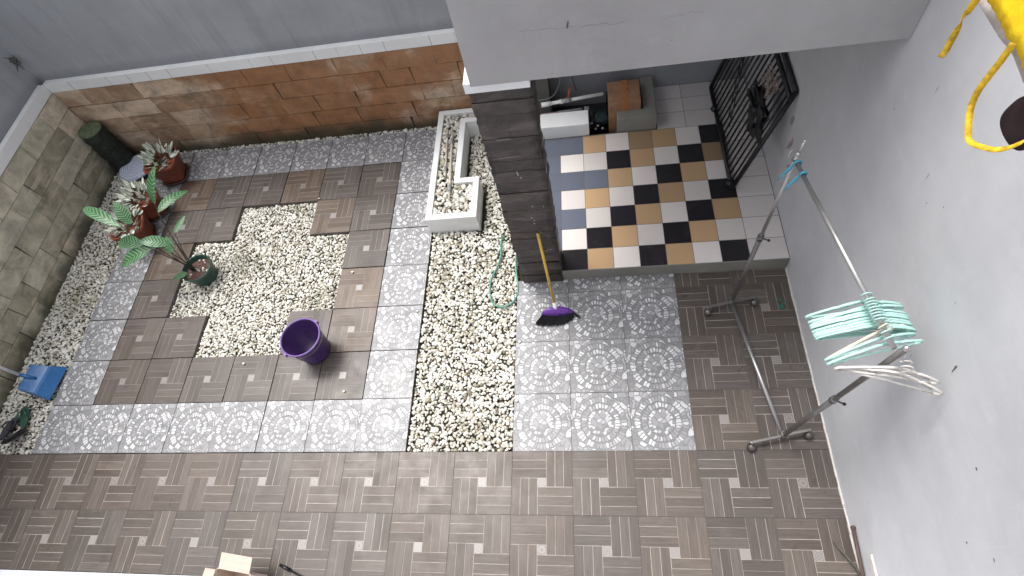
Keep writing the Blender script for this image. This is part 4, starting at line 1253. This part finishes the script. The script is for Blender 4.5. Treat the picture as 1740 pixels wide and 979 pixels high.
def hanger_mesh(mat, name='clothes_hanger', thin=0.0038):
    """hanger in local XZ plane, hook centre at origin"""
    e = empty(name)
    m = MB(); pts = []
    for k in range(17):
        a = math.radians(-35 + 215 * k / 16)
        pts.append(Vector((0.020 * math.cos(a), 0, 0.020 * math.sin(a))))
    # down to the neck
    pts = pts[::-1] ; 
    neck = [Vector((0.020, 0, -0.018)), Vector((0.006, 0, -0.038)), Vector((0.0, 0, -0.055))]
    pts = [p for p in pts[:14]] + neck
    m.tube(pts, thin, 8, flat=0.8); m.build('hook', mat, e)
    m = MB()
    for s in (-1, 1):
        top_ = [Vector((0, 0, -0.055)), Vector((s * 0.035, 0, -0.062)), Vector((s * 0.075, 0, -0.078)), Vector((s * 0.085, 0, -0.088)), Vector((s * 0.098, 0, -0.086)), Vector((s * 0.15, 0, -0.112)), Vector((s * 0.185, 0, -0.132)), Vector((s * 0.196, 0, -0.146)), Vector((s * 0.190, 0, -0.157)), Vector((s * 0.17, 0, -0.158))]
        m.tube(top_, thin * 1.05, 8, flat=1.5)
        m.tube([Vector((s * 0.05, 0, -0.070)), Vector((s * 0.045, 0, -0.10)), Vector((s * 0.06, 0, -0.118))], thin * 0.6, 6)
    m.tube([Vector((-0.17, 0, -0.158)), Vector((0, 0, -0.146)), Vector((0.17, 0, -0.158))], thin, 8, flat=1.4)
    for s in (-1, 1):
        m.tube([Vector((0.0, 0, -0.062)), Vector((s * 0.02, 0, -0.080)), Vector((s * 0.075, 0, -0.094)), Vector((s * 0.15, 0, -0.128))], thin * 0.7, 6, flat=1.4)
    m.build('frame', mat, e)
    return e
protos = {}
def put_hanger(key, mat, t, yaw, label, group, dz=0.0, off=(0, 0, 0), tiltx=0.0, tilty=0.0):
    if key not in protos:
        protos[key] = hanger_mesh(mat); h = protos[key]
    else:
        h = protos[key].copy(); col.objects.link(h)
        for c in list(protos[key].children):
            c2 = c.copy(); col.objects.link(c2); c2.parent = h
    p = onbar(t) if t is not None else Vector((0, 0, 0))
    h.location = p + Vector(off) + Vector((0, 0, dz))
    h.rotation_euler = (tiltx, tilty, yaw)
    tag(h, label, 'hanger', group); return h
hg = 'mint green plastic hangers on the rack'
ords = ['first', 'second', 'third', 'fourth', 'fifth', 'sixth', 'seventh', 'eighth']
for i in range(8):
    lab = '%s mint green hanger in the tight bunch, counting from the far post' % ords[i]
    put_hanger('teal', M['teal'], 0.785 + 0.013 * i, 0.06 + (0.12 if i == 0 else 0) + random.uniform(-0.012, 0.012), lab, hg, tilty=random.uniform(-0.015, 0.015), tiltx=random.uniform(-0.02, 0.02))
put_hanger('teal', M['teal'], 0.760, 0.10, 'mint green hanger hooked a little ahead of the tight bunch, far side', hg, tilty=0.0)
put_hanger('cream', M['cream'], 0.905, 0.40, 'cream hanger hooked between the mint bunch and the near post', 'cream hangers on the rack', tilty=0.02)
put_hanger('teal', M['teal'], 0.930, 0.28, 'mint green hanger apart from the bunch, touching the cream hanger', hg, tilty=0.03)
put_hanger('teal', M['teal'], 0.958, 0.22, 'mint green hanger apart from the bunch, nearest the near post', hg, tilty=-0.02)
ring(B1 + Vector((0.018, -0.020, -0.05)), 0.02, (0.3, -0.5, 0.3), 'wire_ring', 'thin steel ring carrying two white hangers at the near top end of the rack', M['steel'], 0.002)
put_hanger('offw', M['offwhite'], None, -0.16, 'greyish white hanger below the near top corner, the one closer to the rack bar', 'pale hangers on the rack', off=B1 + Vector((0.02, -0.03, -0.075)), tilty=0.08)
put_hanger('offw', M['offwhite'], None, -0.30, 'greyish white hanger below the near top corner, the outermost on the rack', 'pale hangers on the rack', off=B1 + Vector((0.02, -0.05, -0.08)), tilty=0.06)

# ------------------------------------------------------------------ iron grille leaning on the wall
ga = empty('iron_grille', (1.70, 2.5, ZP))
g0 = Vector((1.70, 2.5, ZP)); 
def Gp(s, t): return Vector((1.695 + 0.285 * t, 1.97 + (0.13 * t) + 1.13 * s, ZP + 0.02 + 0.80 * t)) - g0
m = MB()
for (a, b_) in (((0, 0), (1, 0)), ((0, 1), (1, 1)), ((0, 0), (0, 1)), ((1, 0), (1, 1)), ((0, 0.93), (1, 0.93))):
    m.tube([Gp(*a), Gp(*b_)], 0.018, 6)
m.build('frame', M['black_iron'], ga)
m = MB()
for k in range(1, 17):
    m.tube([Gp(k / 17, 0), Gp(k / 17, 0.93)], 0.0075, 6)
m.build('bars', M['black_iron'], ga)
m = MB(); m.tube([Gp(0.45, 0.15), Gp(0.8, 0.62)], 0.005, 6); m.tube([Gp(0.52, 0.15), Gp(0.86, 0.62)], 0.005, 6)
for s in (0.1, 0.4, 0.7): m.tube([Gp(0.45 + 0.35 * s, 0.15 + .47 * s), Gp(0.52 + 0.34 * s, 0.15 + .47 * s)], 0.004, 6)
m.build('brace', M['black_iron'], ga)
for s in (0.03, 0.75):
    m = MB(); m.ball(Gp(s, 0.02) + Vector((-0.02, 0, 0.0)), 0.028, 12, 8); m.build('foot', M['black_iron'], ga)
tag(ga, 'black iron bar grille leaning against the side wall on the checkered floor', 'grille')
def crumple(name, cx, cy, cz, sx, sy, sz, seed, mat, label, cat):
    m = MB(); n, k2 = 22, 14; b = 0
    for j in range(k2 + 1):
        for i in range(n):
            a, bb = 2 * PI * i / n, -PI / 2 + PI * j / k2
            d = Vector((math.cos(a) * math.cos(bb), math.sin(a) * math.cos(bb), math.sin(bb)))
            q = 1 + 1.1 * mnoise.noise(d * 1.9 + Vector((seed, 0, 0))) + 0.35 * mnoise.noise(d * 4.5 + Vector((0, seed, 0)))
            m.v.append((d.x * sx * q, d.y * sy * q, d.z * sz * q))
    for j in range(k2):
        for i in range(n): m.face((j * n + i, j * n + (i + 1) % n, (j + 1) * n + (i + 1) % n, (j + 1) * n + i))
    o = m.build(name, mat); o.location = (cx, cy, cz); tag(o, label, cat); return o
crumple('plastic_bag', 1.835, 2.28, ZP + 0.50, 0.045, 0.17, 0.12, 3.3, M['black_plastic'], 'crumpled black plastic bag caught on the iron grille', 'bag')
m = MB(); rr = random.Random(31); p = Vector((0, 0, 0)); pts = []
for k in range(60):
    pts.append(Vector((rr.uniform(-0.015, 0.015) + 0.10 * (k % 7) / 7.0 - 0.05, rr.uniform(-0.13, 0.13), rr.uniform(-0.07, 0.09))))
m.tube(spline(pts, 4), 0.0022, 5)
o = m.build('tangled_string', M['rust']); o.location = (1.90, 2.33, ZP + 0.70)
tag(o, 'tangle of pinkish string draped over the top of the iron grille', 'string')

# ------------------------------------------------------------------ pump corner
def curb(name, boxes, mat, label):
    m = MB()
    for bx_ in boxes: m.box(*bx_)
    o = m.build(name, mat, bevel=0.006); tag(o, label, 'curb'); return o
e = empty('masonry_ledge', (0.42, 2.78, 0.0))
m = MB(); m.box(0.202, 0.622, 2.692, 2.86, -0.05, 0.262)
at_parent(m.build('body', M['white_paint'], e, bevel=0.006), e)
tag(e, 'low whitewashed masonry ledge at the pump pit, just right of the pillar', 'ledge')
e = empty('concrete_curb', (1.0, 2.9, ZP))
m = MB()
out_ = [(0.862, 2.694), (1.192, 2.694), (1.192, 3.19), (1.085, 3.19), (1.085, 2.802), (0.862, 2.802)]
for zz in (-0.05, 0.272):
    for q in out_: m.v.append((*q, zz))
for k in range(6): m.face((k, (k + 1) % 6, 6 + (k + 1) % 6, 6 + k))
m.face([6, 7, 10, 11]); m.face([7, 8, 9, 10])
at_parent(m.build('body', M['concrete'], e, bevel=0.006), e)
tag(e, 'rough L-shaped concrete curb around the orange-brown box', 'curb')
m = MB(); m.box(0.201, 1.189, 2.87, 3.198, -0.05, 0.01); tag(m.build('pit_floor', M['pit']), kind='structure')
e = empty('cardboard_box', (0.93, 2.92, 0.01))
m = MB(); m.box(-0.135, 0.135, -0.125, 0.155, 0.0, 0.34); m.build('body', M['box_brown'], e, bevel=0.004)
m = MB(); m.box(-0.012, 0.038, -0.128, 0.158, 0.20, 0.343); m.build('tape', M['tape'], e)
tag(e, 'orange-brown cardboard box with a strip of tape inside the concrete curb', 'box')
e = empty('concrete_post', (0.225, 3.06, 0.0))
m = MB(); m.box(-0.085, 0.07, -0.07, 0.135, 0.0, 0.62); m.build('body', M['dark_concrete'], e, bevel=0.006)
tag(e, 'short grey concrete post against the back wall of the pump pit', 'post')
e = empty('water_pipe', (0.24, 2.90, 0.33))
m = MB(); m.tube([(0, 0, 0), (0.53, 0.06, 0.0)], 0.015, 12); m.build('tube', M['pvc_white'], e)
for q in ((-0.02, 0.07), (0.14, 0.17)):
    m = MB(); m.tube([(q[0], q[0] * 0.113, 0), (q[1], q[1] * 0.113, 0)], 0.021, 12); m.build('coupling', M['pvc_white'], e)
m = MB(); m.tube([(0.18, 0.02, 0), (0.24, 0.027, 0)], 0.022, 12); m.build('valve_body', M['pvc_grey'], e)
m = MB(); m.tube([(0.215, 0.025, 0.015), (0.23, 0.07, 0.06), (0.245, 0.11, 0.075)], [0.010, 0.014, 0.009], 8, flat=0.6); m.build('valve_handle', M['red'], e)
m = MB(); m.tube([(0.52, 0.058, 0.0), (0.56, 0.063, 0.0), (0.565, 0.063, -0.25)], 0.02, 12); m.build('elbow', M['black_plastic'], e)
tag(e, 'white pipe with a red valve handle crossing the pump pit', 'pipe')
e = empty('water_pipe', (0.21, 2.885, 0.2))
m = MB(); m.tube([(0.0, 0, 0.03), (0.30, 0.015, 0.03)], 0.011, 10); m.build('tube', M['copper'], e)
for q in ((0.15, 0.36, 0.015), (0.38, 0.42, 0.02)):
    m = MB(); m.tube([(q[0], q[0] * 0.052, 0.03), (q[1], q[1] * 0.052, 0.03)], q[2], 10); m.build('coupling', M['pvc_grey'], e)
tag(e, 'pinkish thin pipe lying right behind the whitewashed ledge', 'pipe')
e = empty('water_pump', (0.70, 2.83, 0.01))
m = MB(); m.tube([(-0.03, 0.05, 0.11), (0.075, 0.07, 0.11)], 0.065, 20)
for k in range(6): m.tube([(-0.025 + 0.017 * k, 0.051 + 0.003 * k, 0.11), (-0.019 + 0.017 * k, 0.052 + 0.003 * k, 0.11)], 0.071, 20)
m.build('motor', M['pump'], e, bevel=0.002)
m = MB(); m.tube([(-0.07, 0.045, 0.11), (-0.03, 0.05, 0.11)], [0.05, 0.058], 18); m.tube([(-0.05, 0.045, 0.11), (-0.05, 0.045, 0.21)], 0.02, 12); m.build('impeller_housing', M['black_iron'], e)
m = MB(); m.box(-0.07, 0.08, -0.01, 0.12, 0.0, 0.03); m.build('base', M['black_iron'], e)
for (x, y, z) in ((-0.055, -0.03, 0.14), (0.0, -0.045, 0.12), (0.04, -0.06, 0.10), (-0.02, -0.05, 0.09)):
    m = MB(); m.lathe((x, y, z), [(0.0005, 0.0), (0.012, 0.0), (0.013, 0.01), (0.009, 0.014), (0.0005, 0.014)], 12); m.build('bolt', M['steel'], e)
tag(e, 'small dark water pump sunk in the pit between ledge and curb', 'pump')
m = MB(); m.tube(spline([(0.50, 3.19, 0.9), (0.49, 3.18, 0.6), (0.50, 3.1, 0.42), (0.53, 3.0, 0.36)]), 0.004, 6)
tag(m.build('electric_cable', M['black_plastic']), 'black cable hanging down the back wall to the red valve', 'cable')
m = MB(); m.tube(spline([(0.42, 3.19, 0.62), (0.40, 3.1, 0.45), (0.35, 3.0, 0.36), (0.28, 2.96, 0.34), (0.2, 2.95, 0.34)]), 0.004, 6)
tag(m.build('electric_cable', M['pvc_grey']), 'pale thin cable curving over the pump pit beside the concrete post', 'cable')

# ------------------------------------------------------------------ things at the bottom edge and on the wall
e = empty('cardboard_box', (-1.72, -0.86, 0.012), -0.12)
m = MB()
w_, d_, h_ = 0.12, 0.09, 0.20
t = 0.0035
m.box(-w_, w_, -d_, -d_ + t, 0, h_); m.box(-w_, w_, d_ - t, d_, 0, h_); m.box(-w_, -w_ + t, -d_ + t, d_ - t, 0, h_); m.box(w_ - t, w_, -d_ + t, d_ - t, 0, h_); m.box(-w_ + t, w_ - t, -d_ + t, d_ - t, 0, 0.004)
m.build('body', M['cardboard'], e)
for (c, ax, ay) in (((0.0, d_ + 0.045, h_ + 0.012), (w_ - 0.01, 0, 0), (0, 0.045, 0.012)), ((-w_ - 0.03, 0, h_ + 0.02), (0.03, 0, -0.01), (0, d_ - 0.01, 0)), ((w_ + 0.035, 0.0, h_ - 0.01), (0.035, 0, -0.022), (0, d_ - 0.008, 0))):
    m = MB(); n_ = Vector(ax).cross(Vector(ay)).normalized() * 0.0018; m.obox(c, ax, ay, n_); m.build('flap', M['cardboard'], e)
tag(e, 'open cardboard box with raised flaps at the bottom edge of the view', 'box')
m = MB(); m.tube([(-1.46, -0.745, 0.18), (-1.30, -0.81, 0.17), (-1.15, -0.86, 0.16)], [0.010, 0.0055, 0.0055], 8)
o = m.build('umbrella', M['black_plastic'])
bpy.data.objects.remove(o)
e = empty('black_stick', (-1.47, -0.742, 0.016))
m = MB(); m.tube([(0, 0, 0.008), (0.24, -0.09, 0.008), (0.42, -0.16, 0.008)], 0.006, 10); m.build('shaft', M['black_plastic'], e)
m = MB(); m.tube([(-0.045, 0.018, 0.008), (0.03, -0.011, 0.008)], [0.009, 0.012], 10); m.build('grip', M['black_plastic'], e)
tag(e, 'thin black stick lying on the floor beside the open cardboard box', 'stick')
e = empty('wooden_handle', (1.986, -0.462, 0.09))
m = MB(); m.tube([(0, 0, 0), (-0.001, -0.12, -0.01), (-0.003, -0.34, -0.03)], 0.0105, 12); m.build('shaft', M['rod_brown'], e)
m = MB(); m.ball((0, 0.004, 0), 0.0145, 12, 8); m.build('end', M['rod_brown'], e)
tag(e, 'brown wooden tool handle leaning along the foot of the side wall', 'handle')
e = empty('garden_shears', (1.90, -0.535, 0.02))
m = MB(); m.tube([(-0.012, 0.012, 0.0), (0.03, -0.055, 0.004), (0.075, -0.125, 0.012), (0.085, -0.2, 0.02)], [0.005, 0.011, 0.012, 0.010], 10, flat=0.6); m.build('blade', M['stick_olive'], e)
tag(e, 'weathered olive-grey stick crossing the brown handle near the wall', 'stick')
e.name = 'weathered_stick'
m = MB(); m.box(1.986, 1.9985, -0.80, -0.60, 0.19, 0.235); tag(m.build('white_strip', M['offwhite'], bevel=0.003), 'short white strip fixed low on the side wall above the brown handle', 'strip')

m = MB()
rr = random.Random(8)
for (x, y, r0) in ((1.905, 1.005, 0.024), (1.93, 1.03, 0.010), (1.885, 1.04, 0.008), (1.91, 1.06, 0.012), (1.945, 1.0, 0.006), (1.895, 1.075, 0.006)):
    pts = [(x + r0 * rr.uniform(0.5, 1.2) * math.cos(2 * PI * k / 11), y + r0 * rr.uniform(0.5, 1.3) * math.sin(2 * PI * k / 11), 0.0016) for k in range(11)]
    m.quad(pts)
tag(m.build('paint_spill', M['paint_green']), 'small spatter of green paint on the wood-look tiles near the step', 'paint spill')

# ------------------------------------------------------------------ yellow apron and brown item at the upper right
e = empty('apron', (1.36, 0.05, 3.0))
O = Vector((1.36, 0.05, 3.0))
edge = [(0.157, 3.0), (0.128, 2.996), (0.108, 2.996), (0.084, 2.996), (0.067, 2.995), (0.044, 2.989), (0.028, 2.993), (0.012, 2.996), (-0.017, 2.99), (-0.04, 2.983), (-0.068, 2.977), (-0.099, 2.985)]
m = MB()
def dens(P, per):
    out = []
    for i in range(len(P) - 1):
        for k in range(per): out.append(tuple(a + (b - a) * k / per for a, b in zip(P[i], P[i + 1])))
    out.append(P[-1]); return out
low = dens(edge, 4); rows_ = []
for j in range(15):
    row = []
    for i, (y, z) in enumerate(low):
        f = j / 14
        zz = z + (3.30 - z) * f; yy = y + f * (0.02) 
        fold = (0.15 + f) * 0.010 * mnoise.noise(Vector((yy * 18, zz * 14, 1.0))) + 0.004 * f * math.sin(yy * 70 + zz * 9) + 0.003 * mnoise.noise(Vector((yy * 90, zz * 90, 4)))
        jz = 0.0022 * mnoise.noise(Vector((i * 0.9, 3, 0))) if j == 0 else 0
        row.append(len(m.v)); m.v.append(tuple(Vector((1.365 + fold + 0.02 * f, yy, zz + jz)) - O))
    rows_.append(row)
for j in range(14):
    for i in range(len(low) - 1): m.face((rows_[j][i], rows_[j][i + 1], rows_[j + 1][i + 1], rows_[j + 1][i]), None, 0, True)
o = m.build('cloth', M['yellow'], e); sf = o.modifiers.new('t', 'SOLIDIFY'); sf.thickness = 0.002
def ribbon(P, w, name, mat, twist=None):
    P = spline(P, 6); m = MB(); pr = None
    for i, p in enumerate(P):
        t = (P[min(i + 1, len(P) - 1)] - P[max(i - 1, 0)]).normalized()
        tw = (twist(i / (len(P) - 1)) if twist else 0.0)
        n_ = Vector((0.52, 0.60, -0.60)); n_ = (n_ - t * n_.dot(t)).normalized(); s = t.cross(n_)
        s = s * math.cos(tw) + n_ * math.sin(tw)
        wr = 1 + 0.10 * mnoise.noise(Vector((i * 0.8, 2, 0)))
        a, b_ = len(m.v), len(m.v) + 1
        m.v.append(tuple(p + s * w * wr - O)); m.v.append(tuple(p - s * w * wr - O))
        if pr is not None: m.face((pr[0], pr[1], b_, a), None, 0, True)
        pr = (a, b_)
    o = m.build(name, mat, e); sf = o.modifiers.new('t', 'SOLIDIFY'); sf.thickness = 0.0007; return o
st1 = [(1.352, y, z) for y, z in [(0.018, 3.0), (-0.005, 2.985), (-0.019, 2.963), (-0.019, 2.93), (-0.027, 2.903), (-0.044, 2.883), (-0.063, 2.868), (-0.077, 2.864), (-0.1, 2.876), (-0.135, 2.904), (-0.156, 2.932), (-0.17, 2.961)]]
st1 = [(1.33, -0.021, 3.032), (1.33, -0.021, 2.996), (1.33, -0.019, 2.963), (1.33, -0.019, 2.93), (1.33, -0.027, 2.903), (1.33, -0.044, 2.883), (1.33, -0.063, 2.868), (1.33, -0.077, 2.864), (1.33, -0.1, 2.876), (1.33, -0.135, 2.904), (1.33, -0.156, 2.932), (1.33, -0.17, 2.961)]
ribbon(st1, 0.0054, 'strap', M['yellow_strap'], lambda u: 0.1 + (1.15 * max(0, u - 0.55) / 0.45))
st2 = [(1.33, 0.112, 3.06), (1.33, 0.114, 3.03), (1.33, 0.119, 3.013), (1.33, 0.121, 2.991), (1.33, 0.123, 2.975), (1.33, 0.121, 2.957), (1.33, 0.12, 2.935), (1.33, 0.118, 2.912), (1.33, 0.121, 2.891)]
ribbon(st2, 0.0058, 'strap', M['yellow_strap'], lambda u: 0.2 + 1.3 * math.exp(-((u - 0.52) / 0.12) ** 2))
grey_strip = [(1.385, y, z) for y, z in [(0.224, 2.972), (0.182, 2.969), (0.141, 2.969), (0.102, 2.969), (0.065, 2.970), (0.024, 2.974), (-0.04, 2.964)]]
ribbon(grey_strip, 0.008, 'grey_strip', M['grey_strip'])  # grey-brown strip just behind and below the cloth edge
tag(e, 'bright yellow cloth apron with dangling straps at the upper right corner', 'apron')

bc = [(-0.034, 2.935), (-0.027, 2.908), (-0.023, 2.886), (-0.024, 2.867), (-0.036, 2.856), (-0.056, 2.851), (-0.078, 2.851), (-0.098, 2.854), (-0.113, 2.861), (-0.121, 2.878), (-0.136, 2.937), (-0.10, 2.975)]
m = MB(); c = Vector((1.40, -0.08, 2.905)); rings = []
for f, off in ((0.0, -0.016), (0.55, -0.0155), (0.86, -0.010), (1.0, 0.0), (0.86, 0.010), (0.5, 0.014), (0.0, 0.015)):
    b = len(m.v); rings.append(b)
    for (y, z) in bc: m.v.append((off, (y - c.y) * max(f, 0.001), (z - c.z) * max(f, 0.001)))
nb = len(bc)
for i in range(6):
    for k in range(nb): m.face((rings[i] + k, rings[i] + (k + 1) % nb, rings[i + 1] + (k + 1) % nb, rings[i + 1] + k), None, 0, True)
o = m.build('brown_item', M['brown_cloth']); o.location = c  # unidentified brown item, modelled as a cloth pouch
sub = o.modifiers.new('s', 'SUBSURF'); sub.levels = 2; sub.render_levels = 2
tag(o, 'dark brown rounded item modelled as cloth behind the yellow strap at the right edge', 'cloth')
m = MB(); m.tube([(1.36, 0.35, 3.31), (1.40, -0.55, 3.31)], 0.006, 8)
tag(m.build('clothes_line', M['steel_dark']), 'steel line the yellow apron hangs from, above the view', 'line')
m = MB(); m.tube([(1.395, -0.09, 2.95), (1.395, -0.09, 3.31)], 0.0015, 6); m.build('loop', M['brown_cloth'], o).location = (-c.x, -c.y, -c.z)

m = MB(); rr = random.Random(77)
for k in range(14):
    p = Vector((rr.uniform(-0.01, 0.03), -rr.uniform(0, 0.02), rr.uniform(-0.02, 0.02)))
    m.tube(spline([p, p + Vector((rr.uniform(-0.03, 0.05), -0.03, rr.uniform(-0.02, 0.04))), p + Vector((rr.uniform(-0.04, 0.09), -0.05 - rr.uniform(0, 0.03), rr.uniform(-0.08, 0.05)))], 4), 0.002, 5)
o = m.build('dry_weed', M['stem']); o.location = (-4.385, 3.19, 1.22); tag(o, 'small dark dry weed growing from the corner crack above the white ledge', 'weed')

# stray stones on the paving and weeds in the gravel
rr = random.Random(5); m = MB()
for (x, y) in ((-1.30, 0.45), (-2.2, 0.70), (-1.42, 1.5), (-3.85, 1.3), (-3.75, 2.3), (-2.6, 3.05), (-1.6, 3.06), (-0.8, 1.1), (-0.79, 0.6), (0.03, 0.8), (0.02, 0.35), (-3.3, 3.07), (-3.8, 0.9), (-2.9, 1.14), (-1.9, 2.33)):
    q = rr.uniform(0.006, 0.011); m.ball((x, y, 0.004 + q * 0.6), q, 10, 6, sx=1.2, sz=0.7)
tag(m.build('stray_pebbles', M['pebble']), 'a few loose pebbles scattered on the paving slabs', 'pebbles', kind='stuff')
m = MB(); rr = random.Random(15)
for (x, y, n_) in ((-0.52, 0.46, 26), (-0.60, 0.40, 12), (-0.66, 0.62, 8), (-2.35, 2.2, 10), (-1.75, 1.5, 8), (-0.1, 1.72, 16), (-0.16, 1.62, 10), (-4.2, 2.4, 14), (-4.1, 1.5, 10), (-4.3, 1.0, 10), (-2.3, 1.25, 6)):
    for k in range(n_):
        a, q = rr.uniform(0, 6.28), rr.uniform(0, 0.035); b0 = Vector((x + q * math.cos(a), y + q * math.sin(a), -0.02))
        leaf(m, b0, b0 + Vector((0.012 * math.cos(a), 0.012 * math.sin(a), rr.uniform(0.006, 0.02))), 0.009, 0.0, 0.2, (0, 0.2, 1), 3)
tag(m.build('weeds', simple('small_weed', (0.05, 0.085, 0.025), 0.7, var=0.3)), 'tiny green weeds sprouting between the pebbles', 'weeds', kind='stuff')
